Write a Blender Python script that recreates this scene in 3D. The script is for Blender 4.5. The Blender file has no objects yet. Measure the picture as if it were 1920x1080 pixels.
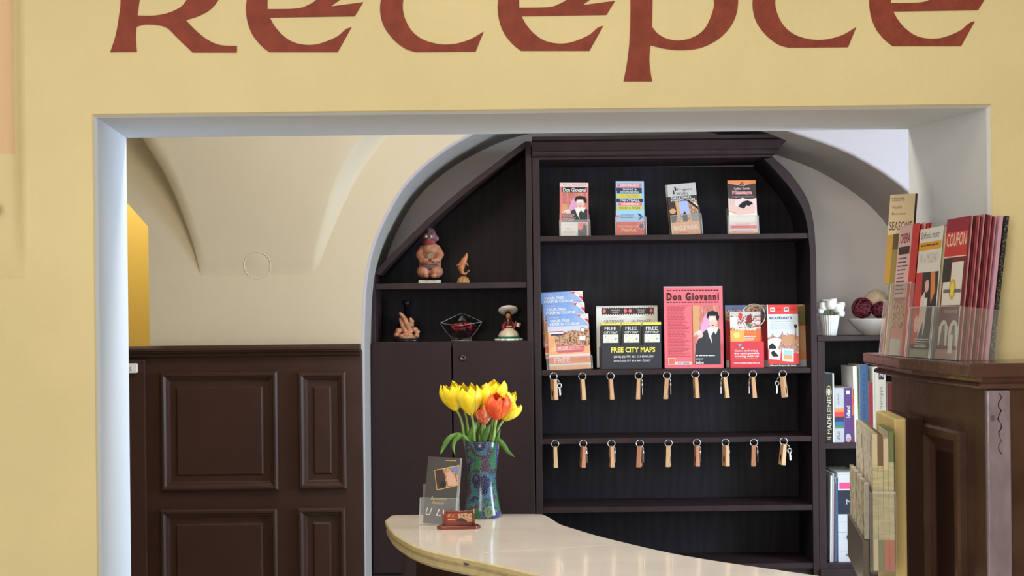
import bpy, bmesh, math, random
from mathutils import Vector, Matrix
from mathutils.geometry import tessellate_polygon
random.seed(7)
PI = math.pi
SC = bpy.context.scene
COL = SC.collection

# ------------------------------------------------------------------ camera
EYE = 1.62; F = 2430.0; PX, PY = 960.0, 600.0; TH = 0.011
cam = bpy.data.cameras.new('camera'); camo = bpy.data.objects.new('camera', cam); COL.objects.link(camo)
cam.sensor_width = 36; cam.lens = F * 36 / 1920; cam.shift_y = 60 / 1920; cam.clip_start = 0.05
camo.matrix_world = Matrix.Translation((0, 0, EYE)) @ Matrix.Rotation(PI / 2, 4, 'X') @ Matrix.Rotation(-TH, 4, 'Z')
SC.camera = camo
SC.view_settings.view_transform = 'Standard'; SC.view_settings.look = 'None'
SC.view_settings.gamma = 1; SC.view_settings.exposure = 0.0
try: SC.view_settings.use_curve_mapping = False
except Exception: pass
# ------------------------------------------------------------------ light
w = bpy.data.worlds.new('world'); SC.world = w; w.use_nodes = True
w.node_tree.nodes['Background'].inputs[0].default_value = (0.80, 0.88, 1, 1)
w.node_tree.nodes['Background'].inputs[1].default_value = 0.6
def area(name, loc, look, sx, sy, power, col):
    l = bpy.data.lights.new(name, 'AREA'); l.shape = 'RECTANGLE'; l.size = sx; l.size_y = sy
    l.energy = power; l.color = col
    o = bpy.data.objects.new(name, l); COL.objects.link(o); o.location = loc
    d = Vector(look) - Vector(loc); o.rotation_euler = d.to_track_quat('-Z', 'Y').to_euler()
    return o
area('daylight_inner_window', (2.86, 2.98, 1.70), (0, 2.70, 1.5), 0.8, 1.4, 116, (0.60, 0.79, 1.0))
area('inner_ceiling_fill', (-0.40, 3.15, 2.82), (-0.40, 3.15, 0), 0.7, 0.5, 20, (1.0, 0.90, 0.74))  # unseen warm fill, added to brighten shelf tops and the counter's left
area('daylight_front_window', (-1.35, -2.3, 1.9), (0.2, 2.1, 1.7), 1.7, 1.7, 82, (1.0, 0.97, 0.94))
area('front_ceiling_lamp', (0.2, 0.6, 3.0), (0.2, 1.6, 1.0), 0.7, 0.7, 9, (1.0, 0.9, 0.74))

area('passage_fill', (-1.5, 4.8, 2.6), (-1.4, 5.0, 0.5), 0.4, 0.4, 9, (1.0, 0.97, 0.9))  # unseen fill, added to light the yellow passage wall

# ------------------------------------------------------------------ helpers
def U(px, py, s=1.0, dz=0.0):
    dx, dy = px - PX, PY - py
    return ((dx + TH * dy) / s, (-TH * dx + dy) / s + dz)
def W(px, py, D):
    x, z = U(px, py, F / D); return Vector((x, D, z + EYE))
def lin(c):
    return tuple((v / 255 / 12.92) if v / 255 <= 0.04045 else ((v / 255 + 0.055) / 1.055) ** 2.4 for v in c)
MATS = {}
def mat(name, rgb, rough=0.6, metal=0.0, bump=0.0, bscale=60, var=0.0, vscale=4, spec=0.5, rgb2=None, stretch=None, coat=0, trans=0, ior=1.45, bdist=0.01):
    if name in MATS: return MATS[name]
    m = bpy.data.materials.new(name); m.use_nodes = True; nt = m.node_tree; N = nt.nodes; L = nt.links
    b = N['Principled BSDF']
    b.inputs['Base Color'].default_value = (*lin(rgb), 1); b.inputs['Roughness'].default_value = rough
    b.inputs['Metallic'].default_value = metal; b.inputs['Specular IOR Level'].default_value = spec
    b.inputs['Coat Weight'].default_value = coat; b.inputs['Transmission Weight'].default_value = trans; b.inputs['IOR'].default_value = ior
    if var or bump or rgb2:
        tc = N.new('ShaderNodeTexCoord'); mp = N.new('ShaderNodeMapping'); L.new(tc.outputs['Object'], mp.inputs[0])
        if stretch: mp.inputs['Scale'].default_value = stretch
    if var or rgb2:
        n = N.new('ShaderNodeTexNoise'); n.inputs['Scale'].default_value = vscale; n.inputs['Detail'].default_value = 6
        L.new(mp.outputs[0], n.inputs[0]); mx = N.new('ShaderNodeMix'); mx.data_type = 'RGBA'
        rp = N.new('ShaderNodeMapRange'); rp.inputs[1].default_value = 0.35; rp.inputs[2].default_value = 0.65
        L.new(n.outputs[0], rp.inputs[0]); L.new(rp.outputs[0], mx.inputs[0])
        c2 = rgb2 or tuple(max(0, v * (1 - var)) for v in rgb)
        mx.inputs[6].default_value = (*lin(rgb), 1); mx.inputs[7].default_value = (*lin(c2), 1)
        L.new(mx.outputs[2], b.inputs['Base Color'])
    if bump:
        n = N.new('ShaderNodeTexNoise'); n.inputs['Scale'].default_value = bscale; n.inputs['Detail'].default_value = 5
        L.new(mp.outputs[0], n.inputs[0]); bp = N.new('ShaderNodeBump'); bp.inputs['Strength'].default_value = bump
        bp.inputs['Distance'].default_value = bdist; L.new(n.outputs[0], bp.inputs['Height']); L.new(bp.outputs[0], b.inputs['Normal'])
    MATS[name] = m; return m
def photo(name, cols, scale=60, stretch=(1, 1, 1), rough=0.45):
    if name in MATS: return MATS[name]
    m = mat(name, cols[0], rough); nt = m.node_tree; N = nt.nodes; L = nt.links
    tc = N.new('ShaderNodeTexCoord'); mp = N.new('ShaderNodeMapping'); mp.inputs['Scale'].default_value = stretch
    L.new(tc.outputs['Object'], mp.inputs[0]); n = N.new('ShaderNodeTexNoise'); n.inputs['Scale'].default_value = scale
    n.inputs['Detail'].default_value = 3; L.new(mp.outputs[0], n.inputs[0])
    r = N.new('ShaderNodeValToRGB'); r.color_ramp.interpolation = 'EASE'
    k = len(cols)
    while len(r.color_ramp.elements) < k: r.color_ramp.elements.new(0.5)
    for i, c in enumerate(cols):
        e = r.color_ramp.elements[i]; e.position = 0.3 + 0.4 * i / (k - 1); e.color = (*lin(c), 1)
    L.new(n.outputs[0], r.inputs[0]); L.new(r.outputs[0], N['Principled BSDF'].inputs['Base Color'])
    return m
def clear(name, gloss=0.12, tint=(255, 255, 255), diff=0.0):
    m = bpy.data.materials.new(name); m.use_nodes = True; nt = m.node_tree; N = nt.nodes; L = nt.links
    N.remove(N['Principled BSDF']); out = N['Material Output']
    t = N.new('ShaderNodeBsdfTransparent'); t.inputs[0].default_value = (*lin(tint), 1)
    g = N.new('ShaderNodeBsdfGlossy'); g.inputs['Roughness'].default_value = 0.06
    lw = N.new('ShaderNodeLayerWeight'); lw.inputs[0].default_value = 0.25
    mr = N.new('ShaderNodeMapRange'); mr.inputs[3].default_value = gloss * 0.4; mr.inputs[4].default_value = min(1, gloss * 4)
    L.new(lw.outputs['Fresnel'], mr.inputs[0]); mx = N.new('ShaderNodeMixShader'); L.new(mr.outputs[0], mx.inputs[0])
    L.new(t.outputs[0], mx.inputs[1]); L.new(g.outputs[0], mx.inputs[2]); last = mx
    if diff:
        d = N.new('ShaderNodeBsdfDiffuse'); d.inputs[0].default_value = (0.9, 0.9, 0.88, 1)
        m2 = N.new('ShaderNodeMixShader'); m2.inputs[0].default_value = diff; L.new(mx.outputs[0], m2.inputs[1]); L.new(d.outputs[0], m2.inputs[2]); last = m2
    L.new(last.outputs[0], out.inputs[0]); MATS[name] = m; return m

def tag(o, label, cat, group=None):
    o['label'] = label; o['category'] = cat
    if group: o['group'] = group
    return o
def struct(o): o['kind'] = 'structure'; return o
def thing(name, loc, label, cat, group=None, rz=0.0):
    o = bpy.data.objects.new(name, None); COL.objects.link(o); o.location = loc; o.rotation_euler = (0, 0, rz)
    o.empty_display_size = 0.02
    return tag(o, label, cat, group)

class MB:
    """collects shapes into one mesh; local coordinates"""
    def __init__(s): s.v = []; s.f = []; s.m = []; s.mats = []
    def mi(s, m):
        if m not in s.mats: s.mats.append(m)
        return s.mats.index(m)
    def add(s, vs, fs, m):
        k = len(s.v); i = s.mi(m); s.v += [tuple(v) for v in vs]
        for f in fs: s.f.append([k + a for a in f]); s.m.append(i)
        return s
    def box(s, x0, x1, y0, y1, z0, z1, m):
        vs = [(x, y, z) for x in (x0, x1) for y in (y0, y1) for z in (z0, z1)]
        return s.add(vs, [(0, 1, 3, 2), (4, 6, 7, 5), (0, 4, 5, 1), (2, 3, 7, 6), (0, 2, 6, 4), (1, 5, 7, 3)], m)
    def rbox(s, x0, x1, y0, y1, z0, z1, r, m):
        return s.prism_y([(x0 + r, z0), (x1 - r, z0), (x1, z0 + r), (x1, z1 - r), (x1 - r, z1), (x0 + r, z1), (x0, z1 - r), (x0, z0 + r)], y0, y1, m)
    def prism_y(s, poly, y0, y1, m, mside=None):      # poly in (x,z)
        n = len(poly); t = tessellate_polygon([[Vector((a, b, 0)) for a, b in poly]])
        vs = [(a, y0, b) for a, b in poly] + [(a, y1, b) for a, b in poly]
        s.add(vs, [tuple(q) for q in t] + [tuple(n + i for i in reversed(q)) for q in t], m)
        return s.add(vs, [(i, (i + 1) % n, n + (i + 1) % n, n + i) for i in range(n)], mside or m)
    def prism_z(s, poly, z0, z1, m, mside=None):      # poly in (x,y)
        n = len(poly); t = tessellate_polygon([[Vector((a, b, 0)) for a, b in poly]])
        vs = [(a, b, z0) for a, b in poly] + [(a, b, z1) for a, b in poly]
        s.add(vs, [tuple(q) for q in t] + [tuple(n + i for i in reversed(q)) for q in t], m)
        return s.add(vs, [(i, (i + 1) % n, n + (i + 1) % n, n + i) for i in range(n)], mside or m)
    def lathe(s, prof, m, n=32, c=(0, 0, 0), amp=0, k=0, cap=True):
        vs = []
        for r, z in prof:
            for i in range(n):
                a = 2 * PI * i / n; rr = r * (1 + amp * math.cos(k * a)); vs.append((c[0] + rr * math.cos(a), c[1] + rr * math.sin(a), c[2] + z))
        fs = [(j * n + i, j * n + (i + 1) % n, (j + 1) * n + (i + 1) % n, (j + 1) * n + i) for j in range(len(prof) - 1) for i in range(n)]
        if cap:
            fs.append(tuple(range(n))[::-1]); fs.append(tuple((len(prof) - 1) * n + i for i in range(n)))
        return s.add(vs, fs, m)
    def tube(s, pts, r, m, n=8, closed=False, cap=True):
        pts = [Vector(p) for p in pts]; k = len(pts); vs = []; up = None
        for i, p in enumerate(pts):
            a = pts[(i - 1) % k] if (closed or i > 0) else p; b = pts[(i + 1) % k] if (closed or i < k - 1) else p
            t = (b - a).normalized()
            if up is None: up = Vector((0, 0, 1)) if abs(t.z) < .9 else Vector((1, 0, 0))
            sd = t.cross(up)
            if sd.length < 1e-6: sd = t.cross(Vector((0, 1, 0)))
            sd.normalize(); up = sd.cross(t).normalized(); rr = r[i] if isinstance(r, (list, tuple)) else r
            for j in range(n):
                an = 2 * PI * j / n; vs.append(p + (sd * math.cos(an) + up * math.sin(an)) * rr)
        fs = [(i * n + j, i * n + (j + 1) % n, ((i + 1) % k) * n + (j + 1) % n, ((i + 1) % k) * n + j) for i in range(k if closed else k - 1) for j in range(n)]
        if not closed and cap: fs += [tuple(range(n))[::-1], tuple((k - 1) * n + j for j in range(n))]
        return s.add(vs, fs, m)
    def ball(s, c, r, m, n=16, rot=None):
        if not isinstance(r, (tuple, list)): r = (r, r, r)
        R = rot.to_matrix() if rot else Matrix.Identity(3); vs = []; h = n // 2
        for j in range(h + 1):
            ph = PI * j / h
            for i in range(n):
                a = 2 * PI * i / n
                p = R @ Vector((r[0] * math.sin(ph) * math.cos(a), r[1] * math.sin(ph) * math.sin(a), r[2] * math.cos(ph)))
                vs.append((c[0] + p.x, c[1] + p.y, c[2] + p.z))
        return s.add(vs, [(j * n + i, (j + 1) * n + i, (j + 1) * n + (i + 1) % n, j * n + (i + 1) % n) for j in range(h) for i in range(n)], m)
    def grid(s, rows, m, closed=False):
        a, b = len(rows), len(rows[0]); vs = [p for r in rows for p in r]
        return s.add(vs, [(i * b + j, i * b + j + 1, (i + 1) * b + j + 1, (i + 1) * b + j) for i in range(a - 1) for j in range(b - 1)], m)
    def frame(s, x0, x1, z0, z1, y, prof, m):      # mitred moulding, prof = (inset, out) out = toward camera (-y)
        rows = []
        for ins, o in prof:
            rows.append([(x0 + ins, y - o, z0 + ins), (x1 - ins, y - o, z0 + ins), (x1 - ins, y - o, z1 - ins), (x0 + ins, y - o, z1 - ins), (x0 + ins, y - o, z0 + ins)])
        return s.grid(rows, m)
    def build(s, name, parent=None, smooth=False, bevel=0, loc=None, rot=None, seg=2, weld=False, subsurf=0):
        me = bpy.data.meshes.new(name); me.from_pydata([tuple(v) for v in s.v], [], s.f)
        for m in s.mats: me.materials.append(m)
        for p, i in zip(me.polygons, s.m): p.material_index = i
        if weld or bevel or smooth or subsurf:
            bm = bmesh.new(); bm.from_mesh(me); bmesh.ops.remove_doubles(bm, verts=bm.verts, dist=1e-6)
            bmesh.ops.dissolve_degenerate(bm, dist=1e-7, edges=bm.edges)
            bmesh.ops.recalc_face_normals(bm, faces=bm.faces); bm.to_mesh(me); bm.free()
        me.update()
        if smooth:
            for p in me.polygons: p.use_smooth = True
        o = bpy.data.objects.new(name, me); COL.objects.link(o)
        if parent: o.parent = parent
        if loc is not None: o.location = loc
        if rot is not None: o.rotation_euler = rot
        if bevel:
            b = o.modifiers.new('bevel', 'BEVEL'); b.width = bevel; b.segments = seg; b.limit_method = 'ANGLE'; b.angle_limit = 0.6
        if subsurf:
            q = o.modifiers.new('sub', 'SUBSURF'); q.levels = subsurf; q.render_levels = subsurf
        return o
def blob(shapes, name, m, parent, voxel=0.0025, smooth=4, loc=None):
    """shapes: ('b', c, r, rot) balls or ('t', pts, radii) tubes fused into one continuous surface"""
    b = MB()
    for sh in shapes:
        if sh[0] == 'b': b.ball(sh[1], sh[2], m, 14, sh[3] if len(sh) > 3 else None)
        else: b.tube(sh[1], sh[2], m, 10)
    t = b.build('tmp', weld=True)
    r = t.modifiers.new('r', 'REMESH'); r.mode = 'VOXEL'; r.voxel_size = voxel; r.use_smooth_shade = True
    q = t.modifiers.new('s', 'SMOOTH'); q.iterations = smooth; q.factor = 0.5
    dg = bpy.context.evaluated_depsgraph_get(); dg.update()
    me = bpy.data.meshes.new_from_object(t.evaluated_get(dg)); me.name = name
    bpy.data.objects.remove(t)
    me.materials.clear(); me.materials.append(m)
    for p in me.polygons: p.use_smooth = True; p.material_index = 0
    o = bpy.data.objects.new(name, me); COL.objects.link(o); o.parent = parent
    if loc is not None: o.location = loc
    return o
def smooth_loop(pts, n=5):
    """pts (x,y) or (x,y,1) for a sharp corner; Catmull-Rom between"""
    k = len(pts); out = []
    for i in range(k):
        p1, p2 = pts[i], pts[(i + 1) % k]
        p0 = p1 if len(p1) > 2 else pts[i - 1]; p3 = p2 if len(p2) > 2 else pts[(i + 2) % k]
        if len(p1) > 2 and len(p2) > 2: out.append((p1[0], p1[1])); continue
        for j in range(n):
            t = j / n; q = []
            for c in (0, 1):
                a, b, d, e = p0[c], p1[c], p2[c], p3[c]
                q.append(0.5 * (2 * b + (d - a) * t + (2 * a - 5 * b + 4 * d - e) * t * t + (3 * b - a - 3 * d + e) * t ** 3))
            out.append(tuple(q))
    return out
def spline(pts, n=8):
    out = []
    for i in range(len(pts) - 1):
        p0 = pts[max(0, i - 1)]; p1 = pts[i]; p2 = pts[i + 1]; p3 = pts[min(len(pts) - 1, i + 2)]
        for j in range(n):
            t = j / n; out.append(tuple(0.5 * (2 * b + (d - a) * t + (2 * a - 5 * b + 4 * d - e) * t * t + (3 * b - a - 3 * d + e) * t ** 3) for a, b, d, e in zip(p0, p1, p2, p3)))
    out.append(tuple(pts[-1])); return out
_gl = {}
def glyphs(txt, bold, shear=0.0, space=1.0):
    k = (txt, bold, shear, space)
    if k in _gl: return _gl[k]
    cu = bpy.data.curves.new('txt', 'FONT'); cu.body = txt; cu.resolution_u = 2; cu.offset = bold; cu.shear = shear; cu.space_character = space; cu.fill_mode = 'FRONT'
    o = bpy.data.objects.new('txt', cu); COL.objects.link(o)
    dg = bpy.context.evaluated_depsgraph_get(); dg.update()
    me = bpy.data.meshes.new_from_object(o.evaluated_get(dg))
    vs = [(v.co.x, v.co.y) for v in me.vertices]; fs = [tuple(p.vertices) for p in me.polygons]
    bpy.data.objects.remove(o); bpy.data.meshes.remove(me)
    x0 = min(v[0] for v in vs); x1 = max(v[0] for v in vs); y0 = min(v[1] for v in vs); y1 = max(v[1] for v in vs)
    _gl[k] = ([((x - x0) / (x1 - x0), (y - y0) / (y1 - y0)) for x, y in vs], fs); return _gl[k]
class Card:
    """printed sheet: design in photo-pixel units from the top left corner; front faces local -Y, origin bottom centre"""
    def __init__(s, Wd, H, sc, t, front, edge=None):
        s.W, s.H, s.sc, s.b, s.l, s.t = Wd, H, sc, MB(), 0, t
        w_, h_ = Wd * sc / 2, H * sc
        s.b.box(-w_, w_, 0, t, 0, h_, edge or paper); s.rect(0, 0, Wd, H, front)
    def P(s, u, v, l): return ((u - s.W / 2) * s.sc, -0.00006 * l - 0.0001, (s.H - v) * s.sc)
    def poly(s, pts, m):
        s.l += 1; t = tessellate_polygon([[Vector((a, b, 0)) for a, b in pts]])
        s.b.add([s.P(a, b, s.l) for a, b in pts], [tuple(q) for q in t], m); return s
    def rect(s, a, b, c, d, m):
        s.l += 1; s.b.add([s.P(a, b, s.l), s.P(a, d, s.l), s.P(c, d, s.l), s.P(c, b, s.l)], [(0, 1, 2, 3)], m); return s
    def ell(s, cx, cy, rx, ry, m, n=18): return s.poly([(cx + rx * math.cos(2 * PI * i / n), cy + ry * math.sin(2 * PI * i / n)) for i in range(n)], m)
    def text(s, txt, a, b, c, d, m, bold=0.0, rot=False, shear=0.0, space=1.0):
        vs, fs = glyphs(txt, bold, shear, space); s.l += 1; q = []
        for x, y in vs:
            if rot: q.append(s.P(a + (1 - y) * (c - a), d - x * (d - b), s.l) if rot == 1 else s.P(a + y * (c - a), b + x * (d - b), s.l))
            else: q.append(s.P(a + x * (c - a), d - y * (d - b), s.l))
        s.b.add(q, fs, m); return s
    def lines(s, a, b, c, d, n, m, fill=0.5, words=True):
        s.l += 1; h = (d - b) / n
        for i in range(n):
            x = a; end = c - random.random() * 0.35 * (c - a)
            while x < end:
                wd = (c - a) * random.uniform(.06, .16); x1 = min(end, x + wd)
                s.b.add([s.P(x, b + i * h, s.l), s.P(x, b + (i + fill) * h, s.l), s.P(x1, b + (i + fill) * h, s.l), s.P(x1, b + i * h, s.l)], [(0, 1, 2, 3)], m)
                x = x1 + (c - a) * .03
        return s
    def put(s, name, loc, rz=0, tilt=0, roll=0, parent=None):
        o = s.b.build(name, parent); o.matrix_basis = Matrix.Translation(loc) @ Matrix.Rotation(rz, 4, 'Z') @ Matrix.Rotation(-tilt, 4, 'X') @ Matrix.Rotation(roll, 4, 'Y')
        return o

# ------------------------------------------------------------------ materials
yellow = mat('yellow_plaster', (228, 214, 166), .75, bump=.25, bscale=90, var=.05, vscale=3, bdist=.004)
peach = mat('peach_plaster', (222, 190, 152), .8, bump=.2, bscale=70)
white = mat('white_plaster', (226, 230, 236), .75, bump=.15, bscale=60, bdist=.004)
beige = mat('beige_plaster', (204, 191, 168), .85, bump=.06, bscale=30, var=.03, vscale=2)
nichem = mat('niche_plaster', (236, 226, 226), .85, bump=.12, bscale=30)
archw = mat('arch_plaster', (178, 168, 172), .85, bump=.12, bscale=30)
yellow2 = mat('passage_yellow', (232, 198, 96), .8)
red = mat('brick_red_paint', (142, 62, 46), .7, var=.12, vscale=40, bump=.2, bscale=120)
floorm = mat('floor_tiles', (222, 212, 198), .4, var=.2, vscale=3)
ceilm = mat('ceiling_plaster', (228, 222, 208), .85, bump=.1)
wood = mat('dark_stained_wood', (54, 39, 41), .45, spec=.3, bump=.12, bscale=40, var=.15, vscale=20, stretch=(1, 1, .12), bdist=.003)
door_w = mat('dark_door_wood', (50, 34, 35), .55, spec=.22, var=.08, vscale=6, bump=.08, bscale=60)
def veneer():
    m = mat('black_oak_veneer', (36, 33, 36), .55, spec=.2); nt = m.node_tree; N = nt.nodes; L = nt.links
    tc = N.new('ShaderNodeTexCoord'); mp = N.new('ShaderNodeMapping'); mp.inputs['Scale'].default_value = (1.4, 1, .22)
    L.new(tc.outputs['Object'], mp.inputs[0]); wv = N.new('ShaderNodeTexWave'); wv.inputs['Scale'].default_value = 6
    wv.inputs['Distortion'].default_value = 14; wv.inputs['Detail'].default_value = 3; wv.inputs['Detail Scale'].default_value = 1.3
    L.new(mp.outputs[0], wv.inputs[0]); mx = N.new('ShaderNodeMix'); mx.data_type = 'RGBA'
    mx.inputs[6].default_value = (*lin((33, 30, 34)), 1); mx.inputs[7].default_value = (*lin((39, 35, 40)), 1)
    L.new(wv.outputs[0], mx.inputs[0]); L.new(mx.outputs[2], N['Principled BSDF'].inputs['Base Color'])
    return m
veneer = veneer()
panelw = mat('brown_painted_panelling', (64, 41, 34), .42, spec=.35, bump=.08, bscale=50, var=.08, vscale=10, bdist=.003)
ledgew = mat('glossy_brown_ledge', (98, 68, 62), .18, coat=.15, bump=.2, bscale=60, var=.15, vscale=14, bdist=.004)
pilw = mat('worn_brown_pilaster', (64, 42, 32), .34, spec=.4, bump=.3, bscale=35, var=.2, vscale=12, bdist=.004, rgb2=(78, 56, 46))
steel = mat('steel', (205, 205, 205), .25, metal=1)
darksteel = mat('dark_metal', (80, 78, 78), .35, metal=1)
paper = mat('white_paper', (232, 228, 222), .6)
black = mat('black_print', (24, 23, 25), .5)
whiteink = mat('white_print', (236, 232, 228), .5)
M = lambda n, c, r=.5, **k: mat(n, c, r, **k)
navy = M('navy_print', (44, 52, 84)); pink = M('coral_pink_print', (236, 112, 118)); redp = M('red_print', (214, 62, 62))
orange = M('orange_print', (232, 140, 84)); lblue = M('light_blue_print', (160, 200, 232)); lime = M('lime_print', (200, 204, 84))
greyink = M('grey_print', (120, 112, 112)); pinkw = M('pale_pink_print', (238, 208, 206)); gold = M('gold_print', (214, 178, 92))
rose = M('rose_print', (232, 120, 124)); darkbrown = M('dark_brown_print', (66, 46, 42)); skin = M('skin_print', (232, 190, 178))
sky = M('sky_print', (120, 160, 215)); greyp = M('grey_card', (196, 192, 190)); charcoal = M('charcoal_card', (52, 52, 58), .45)
yel = M('yellow_print', (242, 226, 90)); tan = M('tan_print', (214, 160, 110)); maroon = M('maroon_print', (130, 36, 44)); greenp = M('green_print', (90, 130, 80))
acr = clear('clear_acrylic', .05, (254, 254, 253), .07); acre = clear('acrylic_edge', .25, (240, 238, 226), .5); glassm = clear('cut_glass', .34, (238, 240, 240)); glasse = clear('glass_edge', .4, (236, 238, 238), .22)
mapgrid = photo('map_print', [(120, 160, 210), (225, 228, 226), (236, 226, 190), (210, 222, 232)], 90)
town = photo('town_photo_print', [(60, 44, 40), (150, 96, 72), (214, 172, 140), (96, 110, 70)], 130)
crowd = photo('crowd_photo_print', [(30, 26, 30), (150, 60, 60), (230, 220, 210), (70, 90, 60)], 150)

def at(px, py, s): x, z = U(px, py, s); return (x, z + EYE)
S1 = F / 2.1; S2 = F / 2.55
# ================================================================== SETTING
XL1, XR1 = -.672, .7765; ZT1 = EYE + .3366
XL2, XR2 = -.755, .784; ZT2 = EYE + .3665; Y1, Y2 = 2.1, 2.55
# front (sign) wall with opening
b = MB(); B = 3.0; H = 3.2
def ring(x0, x1, zt, y): return [(x0, y, 0), (x0, y, zt), (x1, y, zt), (x1, y, 0)]
r = .005
o0 = ring(XL1 - r, XR1 + r, ZT1 + r, Y1); o1 = ring(XL1 - .003, XR1 + .003, ZT1 + .003, Y1 + .003); o1b = ring(XL1, XR1, ZT1, Y1 + .012)
o2 = ring(XL2, XR2, ZT2, Y2)
outer = [(-B, Y1, 0), (-B, Y1, H), (B, Y1, H), (B, Y1, 0)]
b.grid([outer, o0], yellow)
b.grid([o0, o1], yellow); b.grid([o1, o1b], white); 
def sub(a, c, n): return [[tuple(a[i][k] + (c[i][k] - a[i][k]) * t / n for k in range(3)) for i in range(4)] for t in range(n + 1)]
b.grid(sub(o1b, o2, 4), white)
b.grid([o2, [(-B, Y2, 0), (-B, Y2, H), (B, Y2, H), (B, Y2, 0)]], beige)
struct(b.build('wall_front', weld=True))
# room shells
struct(MB().box(-B, B, -3, 5.6, -.05, 0, floorm).build('floor'))
struct(MB().box(-B, B, -3, Y1, H, H + .05, ceilm).build('ceiling'))
struct(MB().box(-B, B, Y2, 5.6, 2.95, 3.0, ceilm).build('ceiling_inner'))
struct(MB().box(-B - .1, -B, -3, 5.6, 0, H, yellow).build('wall_left'))
struct(MB().box(B, B + .1, -3, Y1, 0, H, yellow).build('wall_right'))
bb = MB()
bb.box(-B, B, -3.1, -3, 0, .8, yellow).box(-B, B, -3.1, -3, 2.8, H, yellow).box(-B, -2.2, -3.1, -3, .8, 2.8, yellow).box(.5, B, -3.1, -3, .8, 2.8, yellow)
struct(bb.build('wall_back'))
wb = MB(); wb.frame(-2.2, .5, .8, 2.8, -2.98, [(0, 0), (0, .04), (.06, .04), (.06, 0)], white); wb.box(-.88, -.82, -3.06, -3, .86, 2.74, white)
struct(wb.build('window_1'))
RW = MB(); xr = 2.95
RW.box(xr, xr + .1, Y2, 5.6, 0, .95, archw).box(xr, xr + .1, Y2, 5.6, 2.55, 2.95, archw).box(xr, xr + .1, Y2, 2.56, .95, 2.55, archw).box(xr, xr + .1, 3.42, 5.6, .95, 2.55, archw)
struct(RW.build('wall_right_inner'))
wf = MB(); wf.box(xr + .02, xr + .07, 2.56, 2.61, .95, 2.55, white).box(xr + .02, xr + .07, 3.37, 3.42, .95, 2.55, white).box(xr + .02, xr + .07, 2.56, 3.42, .95, 1.01, white).box(xr + .02, xr + .07, 2.56, 3.42, 2.49, 2.55, white).box(xr + .02, xr + .07, 2.97, 3.01, .95, 2.55, white)
struct(wf.build('window_2'))

# inner back wall with arched niche and passage
YW = 4.3; SW = F / YW; YN = 4.77; CW = 2.95
arch_px = [(684, 1150), (684, 800), (683, 640), (687, 540), (700, 470), (725, 408), (760, 350), (808, 303), (870, 262), (960, 222), (1080, 198), (1220, 190), (1360, 207), (1475, 245), (1600, 292), (1707, 365), (1765, 450), (1788, 560), (1790, 700), (1790, 1150)]
AR = [at(x, y, SW) for x, y in arch_px]; AR[0] = (AR[0][0], 0.0); AR[-1] = (AR[-1][0], 0.0)
AR = [AR[0], AR[1]] + spline(AR[2:-2], 6) + [AR[-2], AR[-1]]
xd = at(278, 430, SW)[0]; zd = at(278, 425, SW)[1]
dl = [(xd, 0), (xd, zd), (xd - .065, zd + .075), (xd - .30, zd + .19), (xd - .5, zd + .19), (xd - .5, 0)]
def lip(poly, d):      # offset loop used for the rounded corner of the arch
    out = []
    for i, p in enumerate(poly):
        a = Vector(poly[max(0, i - 1)]); c = Vector(poly[min(len(poly) - 1, i + 1)]); t = (c - a).normalized(); out.append((p[0] - t.y * d, p[1] + t.x * d))
    return out
AO = lip(AR, .010); AO[0] = (AO[0][0], 0); AO[-1] = (AO[-1][0], 0)
b = MB()
outl = [(-B, 0), (-B, CW), (xr, CW), (xr, 0)]
poly = [(-B, 0), (dl[5][0], 0)] + dl[4:0:-1] + [(xd, 0)] + AO + [(xr, 0), (xr, CW), (-B, CW)]
t = tessellate_polygon([[Vector((p[0], p[1], 0)) for p in poly]])
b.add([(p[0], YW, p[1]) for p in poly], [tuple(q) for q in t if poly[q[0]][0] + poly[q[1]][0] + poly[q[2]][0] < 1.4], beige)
b.add([(p[0], YW, p[1]) for p in poly], [tuple(q) for q in t if poly[q[0]][0] + poly[q[1]][0] + poly[q[2]][0] >= 1.4], archw)  # right of the arch the daylight tint is put into the plaster colour
rows = []
for k in range(5):
    a = k / 4 * PI / 2; q = lip(AR, .010 * (1 - math.sin(a))); rows.append([(p[0], YW + .010 * (1 - math.cos(a)), max(0, p[1])) for p in q])
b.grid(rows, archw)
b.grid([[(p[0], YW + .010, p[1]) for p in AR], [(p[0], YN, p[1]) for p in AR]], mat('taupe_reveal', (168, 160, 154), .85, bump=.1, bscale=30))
b.grid([[(p[0], YW, p[1]) for p in dl], [(p[0], YW + .12, p[1]) for p in dl]], beige)
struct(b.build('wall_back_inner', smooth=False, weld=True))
struct(MB().box(-.9, 1.7, YN, YN + .05, 0, 2.6, nichem).build('wall_niche'))
struct(MB().box(-2.2, -.95, 5.2, 5.25, 0, 2.95, yellow2).box(-.96, -.94, YW + .01, 5.2, 0, 2.95, yellow2).build('wall_passage'))
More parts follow.
